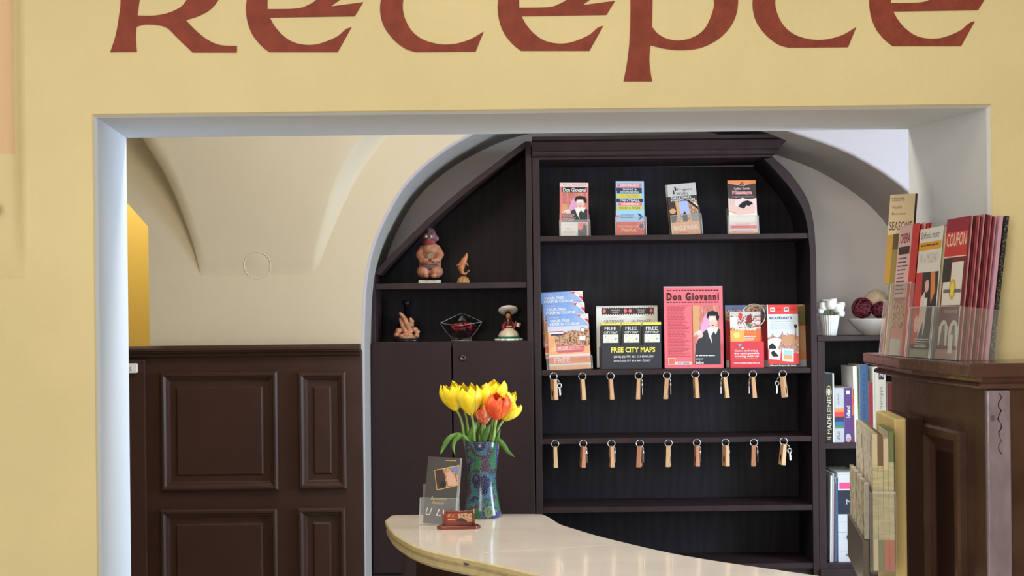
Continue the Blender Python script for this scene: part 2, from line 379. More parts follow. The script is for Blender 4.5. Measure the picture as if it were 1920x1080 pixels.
# right lunette over the arch is the same wall; bulging vault springer between two creases
Acr = spline([at(252, 230, SW), at(270, 268, SW), at(298, 312, SW), at(322, 360, SW), at(345, 420, SW), at(362, 474, SW), at(375, 532, SW)], 6)
Bcr = spline([at(765, 225, SW), at(722, 265, SW), at(678, 325, SW), at(648, 385, SW), at(625, 440, SW), at(608, 485, SW), at(593, 535, SW)], 6)
za, zb = Acr[0][1] + 0.5, Acr[-1][1]
def side(cr, z):
    if z >= cr[0][1]:
        a, c = cr[0], cr[3]; return a[0] + (a[0] - c[0]) / (a[1] - c[1]) * (z - a[1])
    for i in range(len(cr) - 1):
        if cr[i + 1][1] <= z <= cr[i][1]:
            t = (z - cr[i + 1][1]) / max(1e-9, cr[i][1] - cr[i + 1][1]); return cr[i + 1][0] + t * (cr[i][0] - cr[i + 1][0])
    return cr[-1][0]
b = MB(); rows = []; NZ = 46
zt_, zb_ = EYE + .98, zb
for j in range(NZ + 1):
    z = zb_ + (zt_ - zb_) * j / NZ; u = j / NZ; h = .30 * u ** 1.35 + .004 * min(1, j / 3)
    xa, xb = side(Acr, z), side(Bcr, z); row = []
    for i in range(41):
        v = i / 40; e = (1 - (2 * v - 1) ** 2)
        wl = .012 + .02 * u; wr = .05 + .28 * u            # distances over which the flank rises
        dl_, dr_ = v * (xb - xa), (1 - v) * (xb - xa) 
        sl = min(1, dl_ / wl); sr = min(1, dr_ / wr); f = (3 * sl * sl - 2 * sl ** 3) * math.sin(sr * PI / 2)
        # spacing denser at the ends
        row.append((xa + (xb - xa) * v, YW + .004 - h * f, z))
    rows.append(row)
# denser sampling on the flanks
rows2 = []
for j in range(NZ + 1):
    z = zb_ + (zt_ - zb_) * j / NZ; u = j / NZ; h = .16 * u ** 1.3
    xa, xb = side(Acr, z), side(Bcr, z); wl = .010 + .02 * u; wr = .03 + .10 * u; row = []
    xs = [xa + wl * k / 5 for k in range(6)] + [xa + wl + (xb - wr - xa - wl) * k / 14 for k in range(1, 14)] + [xb - wr + wr * k / 10 for k in range(11)]
    for x in xs:
        sl = min(1, (x - xa) / wl); sr = min(1, (xb - x) / wr)
        f = (3 * sl * sl - 2 * sl ** 3) * (3 * sr * sr - 2 * sr ** 3)
        row.append((x, YW + .0015 - (h + .0022) * f * min(1, j / 4), z))
    rows2.append(row)
b.grid(rows2, beige)
struct(b.build('trim_1', smooth=True))
cx, cz = at(483, 498, SW)
def bul(z):
    u = max(0, (z - zb_) / (zt_ - zb_)); return YW + .0015 - (.16 * u ** 1.3 + .0022) * min(1, u * 46 / 4)
ringp = [(cx + .044 * math.cos(a), bul(cz + .044 * math.sin(a)) + .0004, cz + .044 * math.sin(a)) for a in [2 * PI * q / 48 for q in range(48)]]
g = MB(); g.tube(ringp, .0019, beige, 8, closed=True); g.grid([ringp + ringp[:1], [(cx + (p[0] - cx) * .9, p[1] - .0004, cz + (p[2] - cz) * .9) for p in ringp + ringp[:1]], [(cx, bul(cz) - .0012, cz)] * 49], beige)
struct(g.build('trim_2', smooth=True, weld=True))
# outer-left plaster pier (peach above, yellow below) with soft crease
b = MB(); rows = []
zs = [EYE + (PY - y) / S1 for y in (-200, 0, 150, 270, 281, 300, 400, 460, 490, 515)]
for z, k in zip(zs, (1, 1, 1, 1, 1, 1, .9, .6, .3, 0)):
    row = []
    for px, h in ((-60, .03), (10, .03), (24, .029), (35, .022), (41, .009), (46, .002), (52, 0)):
        row.append((at(px, 300, S1)[0], Y1 - h * k * .7 + .0005, z))
    rows.append(row)
b.grid(rows[:5], peach); b.grid(rows[4:], yellow)
for i in range(len(b.f)):
    pass
for idx, f in enumerate(b.f):                      # the crease itself is yellow paint
    if max(b.v[v][0] for v in f) > at(35, 300, S1)[0] + .001: b.m[idx] = b.mi(yellow)
struct(b.build('trim_3', smooth=True))
x, z = at(-2, 395, S1)
tag(MB().lathe([(.0, 0), (.007, 0), (.007, .02), (.010, .026), (.010, .032), (.006, .036), (0, .036)], mat('peg_wood', (176, 112, 62), .5), 16).build('coat_peg', smooth=True, loc=(x + .0, Y1 - .018, z), rot=(PI / 2, 0, 0)), 'small wooden peg on the yellow wall at the left edge', 'peg')

# ---- painted word on the wall (letters cropped by the frame above)
def sc2(pts, ox=0.0): return [(ox + p[0] / 2, p[1] / 2) + tuple(p[2:]) for p in pts]
R_out = sc2([(413, 196, 1), (434, 130), (446, 60), (452, 0), (452, -120), (440, -260, 1), (560, -300), (700, -300), (800, -250), (845, -150), (845, -60), (818, 0), (788, 36), (745, 60), (697, 75, 1), (732, 112), (780, 150), (828, 169), (888, 172, 1), (888, 197, 1), (722, 197, 1), (672, 150), (630, 108), (595, 95), (545, 92), (512, 100, 1), (509, 140), (513, 195, 1)])
R_in = sc2([(515, 58, 1), (580, 58), (640, 45), (688, 16), (715, -40), (725, -110), (700, -190), (640, -225), (540, -215, 1), (530, -60)])
e_out = sc2([(1362, 8, 1), (1330, 61, 1), (1012, 66, 1), (1030, 98), (1060, 132), (1100, 158), (1150, 168), (1200, 163), (1262, 138), (1296, 110), (1318, 102, 1), (1266, 196, 1), (1010, 196, 1), (982, 174), (950, 136), (930, 90), (922, 40), (925, 0), (940, -70), (985, -140), (1060, -185), (1150, -200), (1240, -180), (1300, -130), (1322, -80), (1300, -25), (1240, 24, 1)])
e_in = sc2([(1003, 34, 1), (1110, 32), (1152, 20), (1187, -2), (1212, -40), (1215, -95), (1180, -140), (1120, -150), (1060, -125), (1020, -70), (1004, -10)])
c_out = sc2([(1814, 118, 1), (1783, 194, 1), (1560, 196, 1), (1518, 182), (1475, 148), (1440, 100), (1426, 50), (1428, 0), (1445, -70), (1490, -140), (1570, -190), (1680, -205), (1800, -185, 1), (1775, -120, 1), (1680, -145), (1590, -120), (1535, -70), (1512, 0), (1514, 55), (1540, 110), (1582, 146), (1640, 164), (1700, 165), (1762, 148)])
p_out = sc2([(418, 305, 1), (432, 230), (441, 140), (444, 0), (438, -160, 1), (530, -190), (650, -190), (760, -150), (830, -80), (848, 0), (832, 78), (782, 140), (712, 178), (640, 188), (575, 183), (519, 170, 1), (515, 230), (525, 305, 1)], 960)
p_in = sc2([(525, 100, 1), (548, 127), (582, 145), (630, 152), (682, 138), (722, 108), (750, 50), (757, 0), (735, -80), (670, -130), (600, -140), (528, -120, 1), (527, 0)], 960)
def sh(l, dx, dy): return [(p[0] + dx, p[1] + dy) + tuple(p[2:]) for p in l]
letters = [('R', R_out, R_in, 0, 0), ('e', e_out, e_in, 0, 0), ('c', c_out, None, 0, 0), ('e', e_out, e_in, 472, -2.5), ('p', p_out, p_in, 0, 0), ('c', c_out, None, 698.5, -8.5), ('e', e_out, e_in, 1169, -11.5)]
YS = Y1 - .0012; SS = F / YS
sign = thing('painted_word', (0, Y1, EYE + .45), 'large brick-red painted letters spelling Recepce on the yellow wall above the opening', 'lettering')
sign_m = sign.matrix_basis.translation.copy()
for nm, lo, li, dx, dy in letters:
    loops = [[Vector((*at(x_, y_, SS), 0)) for x_, y_ in smooth_loop(sh(lo, dx, dy))]]
    if li: loops.append([Vector((*at(x_, y_, SS), 0)) for x_, y_ in smooth_loop(sh(li, dx, dy))])
    t = tessellate_polygon(loops); flat = [v for l in loops for v in l]
    b = MB(); c = loops[0][0]
    b.add([(v.x, YS - Y1, v.y - EYE - .45) for v in flat], [tuple(q) for q in t], red)
    for l in loops:
        n = len(l); b.add([(v.x, YS - Y1, v.y - EYE - .45) for v in l] + [(v.x, .0005, v.y - EYE - .45) for v in l], [(i, (i + 1) % n, n + (i + 1) % n, n + i) for i in range(n)], red)
    b.build('letter', sign)

# ---- wainscot left of the niche
YP = YW - .03; SP = F / YP
b = MB(); x0 = at(232, 800, SP)[0]; x1 = at(679, 800, SP)[0]; zt = EYE + (PY - 661) / SP + .011 * 500 / SP
zc = EYE + (-46.5) / SP + .0; ztop = EYE + U(460, 647)[1] / SP
b.box(-2.0, x1, YP, YW, 0, ztop - .02, panelw)
prof = [(.0, .0), (.0, .010), (.006, .016), (.012, .016), (.017, .010), (.021, .008), (.025, .002), (.030, -.008), (.034, -.010), (.052, -.010), (.058, -.004)]
def rectp(a, b_, c, d): xa, zb2 = at(a, b_, SP); xb, za2 = at(c, d, SP); return xa, xb, min(za2, zb2), max(za2, zb2)
w1 = struct(b.build('trim_4', bevel=.002))
cp = MB(); cpr = [(.0, .0), (.0, -.026), (-.008, -.034), (-.016, -.034), (-.018, -.026), (-.022, -.026), (-.026, -.016), (-.030, -.012), (-.036, -.010), (-.040, 0)]
rows = [[(-2.0, YP + a[1], ztop + a[0]), (x1 - .004 + .0, YP + a[1], ztop + a[0])] for a in cpr]
cp.grid(rows, panelw); cp.add([(x1 - .004, YP + a[1], ztop + a[0]) for a in cpr], [tuple(range(len(cpr)))], panelw)
cp.box(-2.0, x1 - .004, YP, YW + .0, ztop - .02, ztop, panelw)
cp.build('cap_moulding', w1, weld=True)
for rc in ((302, 698, 523, 918), (559, 697, 651, 916), (302, 955, 523, 1180), (559, 952, 651, 1178)):
    a, c, d, e = rectp(*rc)
    q = MB(); q.frame(a, c, d, e, YP, [(0, 0), (0, .012), (.006, .018), (.012, .018), (.018, .012), (.022, .010), (.024, .004), (.030, .001), (.048, .001), (.054, .006)], panelw)
    i = .054; q.add([(a + i, YP - .006, d + i), (c - i, YP - .006, d + i), (c - i, YP - .006, e - i), (a + i, YP - .006, e - i)], [(0, 1, 2, 3)], panelw)
    q.build('panel', w1, weld=True)
q = MB(); xs = at(275, 800, SP)[0]; q.box(-2.0, xs, YP - .016, YP, 0, ztop - .045, panelw); q.build('stile', w1, bevel=.003)
# small switch at the jamb
t = thing('light_switch', (at(249, 690, SP)[0], YP - .016, at(249, 690, SP)[1]), 'small white light switch on the brown panelling beside the left jamb', 'switch')
MB().rbox(-.022, .022, -.012, 0, -.016, .016, .003, whiteink).build('plate', t, bevel=.002)
MB().box(-.008, .006, -.016, -.012, -.006, .006, greyp).build('rocker', t, bevel=.001)
MB().tube([(-.012, -.006, -.016), (-.013, -.006, -.026), (-.016, -.006, -.04)], .002, whiteink).build('cable', t)

# ================================================================== CABINETS IN THE NICHE
YB = 4.5; SB = F / YB; YK = 4.735
def BX(x): return x / SB
def BZ(z): return EYE + z / SB
TB = 11 / SB
# corner cabinet with the sloping top (left)
cab = thing('corner_cabinet', (BX(-115), YB, 0), 'dark wooden corner cabinet with sloping top, two open display bays above two tall doors', 'cabinet')
cab.location = (0, 0, 0)
xl, xrr = BX(-267), BX(40)
lo = [at(701, 513, SB), at(722, 489, SB), at(750, 461, SB), at(777, 434, SB), at(812, 401, SB), at(847, 370, SB), at(880, 343, SB), at(913, 318, SB), at(950, 290, SB), at(985, 265, SB)]
lo = spline(lo, 4)
b = MB(); b.box(xl, xl + TB, YB, YK, 0, lo[0][1], wood); b.build('side_panel', cab, bevel=.0015)
b = MB(); b.box(BX(28.5), BX(39.5), YB, YK, 0, lo[-1][1], wood); b.build('side_panel', cab, bevel=.0015)
b = MB(); lin_ = []
for i, p in enumerate(lo):
    a = Vector(lo[max(0, i - 1)]); c = Vector(lo[min(len(lo) - 1, i + 1)]); tt = (c - a).normalized(); lin_.append((p[0] + tt.y * .019, p[1] - tt.x * .019))
lin_[0] = (xl + TB, lo[0][1] - .004); lin_[-1] = (BX(28.5), lo[-1][1] - .022); lo2 = [(xl, lo[0][1])] + lo[1:-1] + [(BX(29), lo[-1][1])]
n = len(lo2)
rows = [[(p[0], y, p[1]) for p in lo2] for y in (YB, YK)] ; b.grid(rows, wood)
b.grid([[(p[0], y, p[1]) for p in lin_] for y in (YB, YK)], wood); b.grid([[(p[0], YB, p[1]) for p in lo2], [(p[0], YB, p[1]) for p in lin_]], wood)
b.build('sloping_top', cab, weld=True)
b = MB(); b.prism_y([(xl + .005, 0)] + [(xl + .005, lo[0][1] - .01)] + lin_[1:-1] + [(BX(30), lo[-1][1] - .03), (BX(30), 0)], YK - .012, YK, veneer); b.build('back_panel', cab)
b = MB(); b.box(xl + TB, BX(28.5), YB + .002, YK - .012, BZ(60), BZ(71), wood); b.build('shelf', cab, bevel=.0015)
b = MB(); b.box(xl + TB, BX(28.5), YB + .004, YK - .012, BZ(-50), BZ(-39), wood); b.build('shelf', cab, bevel=.0015)
b = MB(); b.box(xl, BX(39), YB + .03, YK, 0, BZ(-474), wood); b.build('plinth', cab)
b = MB(); b.box(xl - .0, BX(39), YB - .006, YB + .05, BZ(-480), BZ(-473), wood); b.build('plinth_rail', cab, bevel=.002)
for a, c in ((-264, -114.2), (-111.6, 38)):
    b = MB(); b.box(BX(a), BX(c), YB - .020, YB - .001, BZ(-471), BZ(-41), door_w); d = b.build('door', cab, bevel=.0018)
    if a > -200:
        x, z = U(868, 671); MB().lathe([(0, 0), (.011, 0), (.011, .003), (.009, .005), (.005, .005), (.005, .002), (0, .002)], darksteel, 20).build('lock', d, smooth=True, loc=(BX(x), YB - .020, BZ(z)), rot=(PI / 2, 0, 0))
# main bookcase
bc = thing('bookcase', (0, 0, 0), 'tall dark bookcase with cornice and curved right top, holding brochures and hanging keys', 'bookcase')
X0, X1 = BX(41), BX(571.5)
b = MB(); b.box(X0, X0 + .0245, YB - .002, YB + .01, 0, BZ(304), wood).box(X0, X0 + .0245, YB + .01, YK, 0, BZ(304), veneer); b.build('side_panel', bc, bevel=.0015)
ao = [at(*p, SB) for p in ((1449.5, 295), (1475.8, 318.7), (1499, 348), (1516.6, 380), (1525, 415), (1527.7, 438))]
ai = [at(*p, SB) for p in ((1433, 298), (1458, 324.6), (1484.5, 356.7), (1505, 391.7), (1513.5, 422), (1515.5, 438))]
ao = spline(ao, 5) + [(X1, BZ(120)), (X1, 0)]; ai = spline(ai, 5) + [(X1 - TB, BZ(120)), (X1 - TB, 0)]
b = MB()
b.grid([[(p[0], YB, p[1]) for p in ai], [(p[0], YB, p[1]) for p in ao]], wood); b.grid([[(p[0], YB, p[1]) for p in ao], [(p[0], YK, p[1]) for p in ao]], wood); b.grid([[(p[0], YB, p[1]) for p in ai], [(p[0], YK, p[1]) for p in ai]], veneer)
b.build('side_panel', bc, weld=True)
b = MB(); b.prism_y([(X0 + .01, 0), (X0 + .01, BZ(300))] + ai, YK - .012, YK - .001, veneer); b.build('back_panel', bc)
def arcx(z):
    for i in range(len(ai) - 1):
        if ai[i + 1][1] <= z <= ai[i][1]: return ai[i][0] + (ai[i + 1][0] - ai[i][0]) * (ai[i][1] - z) / max(1e-9, ai[i][1] - ai[i + 1][1])
    return X1 - TB
shelf_tops = [157, -95.5, -224, -353]; SHT = [BZ(v) for v in shelf_tops]
hooks = []
for v in shelf_tops:
    z = BZ(v); b = MB(); b.box(X0 + .025, arcx(z) + .0, YB + .003, YK - .012, z - .0185, z, wood); shf = b.build('shelf', bc, bevel=.0015); hooks.append(shf)
z = BZ(-462); b = MB(); b.box(X0 + .025, X1 - TB, YB + .003, YK - .012, z - .02, z, wood); b.build('shelf', bc, bevel=.0015)
b = MB(); b.box(X0 + .025, X1 - TB, YB + .02, YB + .04, 0, z - .02, wood); b.build('plinth', bc)
# cornice: crown moulding that returns at the right
cp_ = [(304, 0.0), (306, .012), (310, .016), (313, .016), (315, .022), (320, .030), (326, .040), (330, .046), (331, .040), (333, .052), (339, .056), (339, .0)]
rows = []
zc0 = 304
for zz, o in cp_:
    rows.append([(X0 , YB - o, BZ(zz)), (BX(492) + o * .92, YB - o, BZ(zz)), (BX(492) + o * .92, YB + .06, BZ(zz))])
b = MB(); b.grid(rows, wood); b.add([(X0, YB - o, BZ(zz)) for zz, o in cp_] , [tuple(range(len(cp_)))], wood)
b.box(X0, BX(492), YB + .0005, YK, BZ(300), BZ(338), wood); b.build('cornice', bc, weld=True)
# key hooks
R1 = [(1037.7, 705.9), (1091.7, 705.9), (1144.5, 705.3), (1197.4, 704.7), (1250.5, 704.2), (1303.7, 702.5), (1358.5, 702.3), (1411.4, 702), (1467.4, 701.3)]
R2 = [(1040.8, 832.7), (1093.4, 832.1), (1146.2, 831.8), (1199.4, 831.7), (1253.4, 831.1), (1306.5, 830.2), (1360.2, 829.9), (1413.4, 830), (1469, 827.6)]
fobw = [mat('beech_fob', (222, 170, 128), .5, var=.12, vscale=60, stretch=(4, 4, .5)), mat('ash_fob', (226, 184, 138), .5, var=.1, vscale=60, stretch=(4, 4, .5)), mat('reddish_fob', (204, 138, 104), .5, var=.12, vscale=60, stretch=(4, 4, .5))]
V1 = [dict(y=22, r=-3, s=0, k=2), dict(y=6, r=-3, s=1), dict(y=4, r=-3, s=0), dict(y=-6, r=2, s=0, k=1), dict(y=-12, r=4, s=0, k=1), dict(y=5, r=-3, s=0), dict(y=0, r=-6, s=1, k=-1), dict(y=-4, r=-4, s=0, k=-1), dict(y=-28, r=-6, s=0, k=-2)]
V2 = [dict(y=2, r=-1, s=1), dict(y=10, r=2, s=2, k=1), dict(y=6, r=-1, s=0, k=1), dict(y=-18, r=2, s=2, k=1), dict(y=-14, r=1, s=1), dict(y=4, r=0, s=2, k=1), dict(y=14, r=-1, s=0, k=1), dict(y=-16, r=1, s=2, k=1), dict(y=8, r=5, s=1, k=2)]
ord_ = ['leftmost', 'second from the left', 'third from the left', 'fourth from the left', 'middle', 'sixth from the left', 'seventh from the left', 'second from the right', 'rightmost']
look = {0: 'pale beech', 1: 'yellowish ash', 2: 'reddish'}
def keyset(cx, cy, v, row, i, sh):
    yk = YB - .009; s = F / yk; x, z = at(cx, cy, s); R = .0125
    t = thing('room_key', (x, yk, z), '', 'key')
    lb = f'{look[v["s"]]} key fob'
    if v.get('k'): lb += ' and key'
    tag(t, f'{lb}, {ord_[i]} in the {row} key row', 'key', f'room keys hanging in the {row} row')
    MB().tube([(R * math.cos(a), 0, R * math.sin(a)) for a in [2 * PI * j / 24 for j in range(24)]], .0016, steel, 8, closed=True).build('ring', t, smooth=True)
    MB().tube([(0, .012, R * 1.0), (0, .002, R * 1.0), (0, -.004, R * 1.02), (0, -.005, R * 1.3)], .0014, darksteel, 6).build('hook', sh, smooth=True, loc=(x, yk, z))
    g = MB(); wd, dp, h = .0072, .0165, .072
    g.prism_y([(-wd * .8, 0), (wd * .8, 0), (wd, -h), (-wd, -h)], -dp, dp, fobw[v['s']])
    f = g.build('fob', t, bevel=.0012, loc=(0, 0, -R * .72), rot=(0, math.radians(v['r']) * 1.0, math.radians(v['y'])))
    m_ = MB()                       # dark engraved oval on the broad sides
    for sx in (-1, 1):
        pts = [(sx * (wd + .0002), .006 * math.cos(a), -.048 + .013 * math.sin(a)) for a in [2 * PI * j / 16 for j in range(16)]]
        m_.add(pts, [tuple(range(16))], black)
    m_.build('number_mark', f)
    k = v.get('k', 0)
    if k:
        sx = 1 if k > 0 else -1; xx = sx * (.013 if abs(k) == 1 else .020); rz = math.radians(80 if abs(k) == 1 else 20)
        g = MB(); g.tube([(.0075 * math.cos(a), 0, .0075 * math.sin(a)) for a in [2 * PI * j / 16 for j in range(16)]], .0030, steel, 6, closed=True)
        g.box(-.0028, .0028, -.0012, .0012, -.034, -.008, steel)
        for q in range(4): g.box(.0028, .0045, -.001, .001, -.030 + q * .006, -.027 + q * .006, steel)
        g.build('key', t, loc=(xx, -.004 if abs(k) > 1 else 0, -.032), rot=(0, math.radians(-4 * sx), rz), bevel=.0004)
        MB().tube([(xx * .55, 0, -.009), (xx * .9, 0, -.015), (xx, 0, -.024)], .0016, steel, 6).build('link', t, smooth=True)
for i, (c, v) in enumerate(zip(R1, V1)): keyset(*c, v, 'upper', i, hooks[1])
for i, (c, v) in enumerate(zip(R2, V2)): keyset(*c, v, 'lower', i, hooks[2])

# low shelf unit at the right
lx0, lx1 = BX(1535 - 960 - 3), BX(815); ls = thing('low_bookshelf', (0, 0, 0), 'low dark bookshelf at the right of the niche, books and binder inside', 'bookcase')
lt = BZ(-36.5)
MB().box(lx0, lx0 + .025, YB, YK, 0, lt - .018, wood).build('side_panel', ls, bevel=.0015)
MB().box(lx1 - .025, lx1, YB, YK, 0, lt - .018, wood).build('side_panel', ls, bevel=.0015)
MB().box(lx0, lx1, YB - .003, YK, lt - .018, lt, wood).build('top', ls, bevel=.0015)
MB().box(lx0 + .02, lx1 - .02, YK - .012, YK, 0, lt - .018, veneer).build('back_panel', ls)
zl2 = BZ(-237.5); zl3 = BZ(-463)
MB().box(lx0 + .025, lx1 - .025, YB + .004, YK - .012, zl2 - .02, zl2, wood).build('shelf', ls, bevel=.0015)
MB().box(lx0 + .025, lx1 - .025, YB + .004, YK - .012, zl3 - .03, zl3, wood).build('shelf', ls, bevel=.0015)
MB().box(lx0, lx1, YB - .01, YB + .02, zl3 - .045, zl3 - .02, wood).build('base_rail', ls, bevel=.002)

# ---- books and binders on it (px from the photo)
def book(p0, p1, ptop, zb, label, cm, design, depth=.16, yb=YB + .03, cat='book', name='book', lean=0, group='books in the low bookshelf'):
    s = F / yb; x0 = U(p0, 760, s)[0]; x1 = U(p1, 760, s)[0]; xc = (x0 + x1) / 2
    h = (EYE + U(p0, ptop, s)[1]) - zb; c = Card(p1 - p0, h * s, 1 / s, depth, cm, paper); 
    if design: design(c, p1 - p0, h * s)
    o = c.put(name, (xc, yb, zb), roll=math.radians(lean)); tag(o, label, cat, group); return o
bl = black
def d_mad(c, w, h):
    c.rect(w - 2.6, 0, w, h, paper); c.ell(w * .40, h * .27, 5.2, 12, gold); c.ell(w * .40, h * .27, 4.2, 10.5, bl); c.ell(w * .40, h * .27, 3, 7, greyp)
    c.text('MADELEINE', 3, h * .36, 10.5, h * .88, M('pale_gold_print', (226, 206, 170)), .01, rot=1); c.rect(3, h * .92, 10, h * .94, tan); c.rect(3, h * .95, 8, h * .96, tan)
def d_rain(c, w, h):
    cs = [(.37, .44, orange), (.44, .53, redp), (.53, .62, navy), (.62, .70, M('teal_print', (50, 110, 160))), (.70, .745, greenp)]
    for a, d, m in cs: c.rect(0, h * a, w, h * d, m)
    c.text('handbook', 5, h * .1, 9, h * .3, greyink, rot=1); c.text('ATLAS', 5, h * .8, 10, h * .95, bl, rot=1)
def d_isl(c, w, h):
    c.rect(4, h * .05, 10, h * .12, whiteink); c.text('Island', 3.4, h * .33, 11, h * .55, whiteink, .02, rot=1); c.ell(w / 2, h * .92, 5, 8, M('pale_blue_print', (170, 190, 240))); c.ell(w / 2, h * .95, 3, 4, orange)
def d_num(c, w, h):
    c.rect(w * .35, 0, w * .85, h * .17, navy); c.text('20', w * .42, h * .03, w * .78, h * .14, whiteink, .02, rot=1); c.text('die 100 gartentipps', w * .4, h * .27, w * .78, h * .92, greyink, rot=1)
purple = M('purple_cloth', (88, 52, 120)); bluec = M('blue_cloth', (58, 92, 136)); redc = M('red_cloth', (160, 34, 50)); marc = M('maroon_cloth', (104, 34, 52)); gp = M('light_grey_cloth', (186, 186, 190))
book(1548, 1564, 700, zl2, 'black book with gold MADELEINE lettering, leftmost on the low bookshelf', bl, d_mad)
book(1564.5, 1582, 728, zl2, 'light grey book with rainbow stripes beside the black MADELEINE book', gp, d_rain)
book(1583, 1597, 727, zl2, 'purple book with white Island title on the spine', purple, d_isl)
book(1597.3, 1601.5, 729, zl2, 'thin orange and purple booklet right of the purple Island book', M('orange_cloth', (190, 110, 70)), lambda c, w, h: (c.rect(0, h * .5, w, h, M('plum_print', (110, 50, 90))), c.rect(0, h * .2, w, h * .3, redp)))
book(1602, 1611, 687, zl2, 'thin white book with green edge, left of the tall blue book', paper, lambda c, w, h: c.rect(w * .8, 0, w, h, greenp), lean=-1.0)
book(1612.5, 1628, 684, zl2, 'tall blue cloth book beside the white and green one', bluec, lambda c, w, h: (c.text('KRASNA VYHLIDKA', w * .35, h * .1, w * .65, h * .8, navy, rot=1), c.rect(w * .8, 0, w * .84, h, navy)))
book(1629, 1636.5, 716, zl2, 'short narrow red book right of the blue book', redc, None)
book(1637, 1640.5, 688, zl2, 'very thin white magazine right of the red book', paper, None)
book(1641, 1661, 688, zl2, 'thick white book with navy 20 label on its spine', paper, d_num)
book(1664, 1682, 718, zl2, 'maroon book half hidden behind the brown ledge', marc, lambda c, w, h: c.rect(w * .3, 0, w * .34, h, redc))
for i, (a, c_, tp, m, lb) in enumerate([(1553, 1556, 892, paper, 'white magazine, leftmost in the bottom of the low bookshelf'), (1556.5, 1559.5, 888, gp, 'thin grey magazine between the white and the maroon magazine'), (1560, 1562.5, 905, marc, 'thin maroon magazine at the bottom of the low bookshelf'), (1563, 1567, 896, bluec, 'thin blue magazine left of the grey binder')]):
    book(a, c_, tp, zl3, lb, m, None, name='magazine', cat='magazine', group='magazines beside the binder', lean=1.0)
def d_bind(c, w, h):
    c.rect(0, h * .02, w, h * .03, greyp); c.rect(3, h * .112, w, h * .185, M('neon_pink_print', (250, 74, 128))); c.rect(0, h * .2, w, h * .468, navyd)
    c.ell(w * .55, h * .33, 9, 13, M('navy_ring_print', (40, 54, 76))); c.ell(w * .55, h * .33, 8.2, 12, navyd); c.text('M', w * .40, h * .30, w * .70, h * .36, greyp)
    c.rect(0, h * .55, w, h * .56, greyp); c.rect(0, h * .665, w, h * .672, greyink); c.rect(0, h * .73, w, h * .735, greyp); c.rect(0, h * .88, w, h * .885, greyp)
    c.ell(w * .58, h * .725, 8, 8, greyp); c.ell(w * .58, h * .725, 7, 7, black); c.text('vxan', w * .38, h * .91, w * .8, h * .94, bl, shear=.3)
navyd = M('dark_navy_label', (30, 38, 56))
book(1569, 1608, 886, zl3, 'light grey ring binder with pink strip, navy M label and finger hole', M('silver_board', (205, 205, 212)), d_bind, depth=.2, name='ring_binder', cat='binder', group=None)

# ---- vase with roses, bowl with balls on top of the low shelf
yv = YB + .07; sv = F / yv
x = U(1555, 620, sv)[0]; porc = mat('white_porcelain', (228, 224, 222), .3)
t = thing('ribbed_vase', (x, yv, lt), 'small white ribbed pot holding white roses on the low bookshelf', 'vase')
MB().lathe([(.0, .0), (.022, .0), (.024, .003), (.031, .05), (.036, .072), (.033, .072), (.028, .05), (.0, .048)], porc, 96, amp=.05, k=24, cap=False).build('cup', t, smooth=True)
rosew = mat('white_rose', (236, 230, 224), .6)
def rose_(parent, c, R, m):
    g = MB(); random.seed(int(c[0] * 1e5) + 3)
    for layer in range(4):
        rr = R * (.35 + .22 * layer); n = 3 + layer
        for k in range(n):
            a0 = 2 * PI * k / n + layer; rows = []
            for v in range(6):
                tt = v / 5; ph = -.9 + tt * (1.9 + (.0 if layer < 3 else -.3)); rows.append([((rr * math.cos(ph) + (layer * .06 * R if tt > .8 else 0)) * math.cos(a0 + u * .62 * PI * 1.3 / n * 1.6), (rr * math.cos(ph) + (layer * .06 * R if tt > .8 else 0)) * math.sin(a0 + u * .62 * PI * 1.3 / n * 1.6), rr * math.sin(ph)) for u in (-1, -.5, 0, .5, 1)])
            g.grid(rows, m)
    return g.build('bloom', parent, smooth=True, loc=c)
for i, (px, py, R, dy) in enumerate([(1543, 574, .019, 0), (1556, 571, .021, -.012), (1570, 577, .021, -.012), (1563, 566, .017, .02), (1549, 567, .016, .02), (1578, 572, .015, .01), (1575, 588, .013, -.015), (1538, 583, .012, .0)]):
    xx, zz = at(px, py, sv); rr = thing('rose', (xx, yv + dy, zz), f'white rose in the ribbed pot, {["upper left of the middle", "front middle and largest", "front right", "small one at the back right", "small one at the back left", "far right edge", "lowest at the right, drooping", "far left edge"][i]}', 'rose', 'white roses in the ribbed pot')
    rose_(rr, (0, 0, 0), R, rosew)
    MB().tube([(0, 0, 0), ((x - xx) * .5, -dy * .5, (lt + .06 - zz) * .5), ((x - xx) * .8, -dy, lt + .055 - zz)], .0012, mat('stem_green', (96, 132, 62), .5), 6).build('stem', rr)
x = U(1640, 620, sv)[0]
t = tag(MB().lathe([(.0, 0), (.030, 0), (.032, .003), (.060, .022), (.088, .055), (.090, .059), (.087, .059), (.058, .028), (.0, .012)], mat('grey_white_ceramic', (214, 208, 206), .35), 48, cap=False).build('bowl', smooth=True, loc=(x, yv + .02, lt), weld=True), 'shallow pale ceramic bowl holding decorative balls on the low bookshelf', 'bowl')
xx, zz = at(1642, 569, F / (yv + .05))
tag(MB().ball((0, 0, 0), .043, mat('cream_ball', (226, 200, 170), .8, bump=.6, bscale=120, var=.12, vscale=40), 24).build('decorative_ball', smooth=True, loc=(xx, yv + .05, lt + .118)), 'large cream decorative ball in the pale bowl', 'ball', 'decorative balls in the bowl')
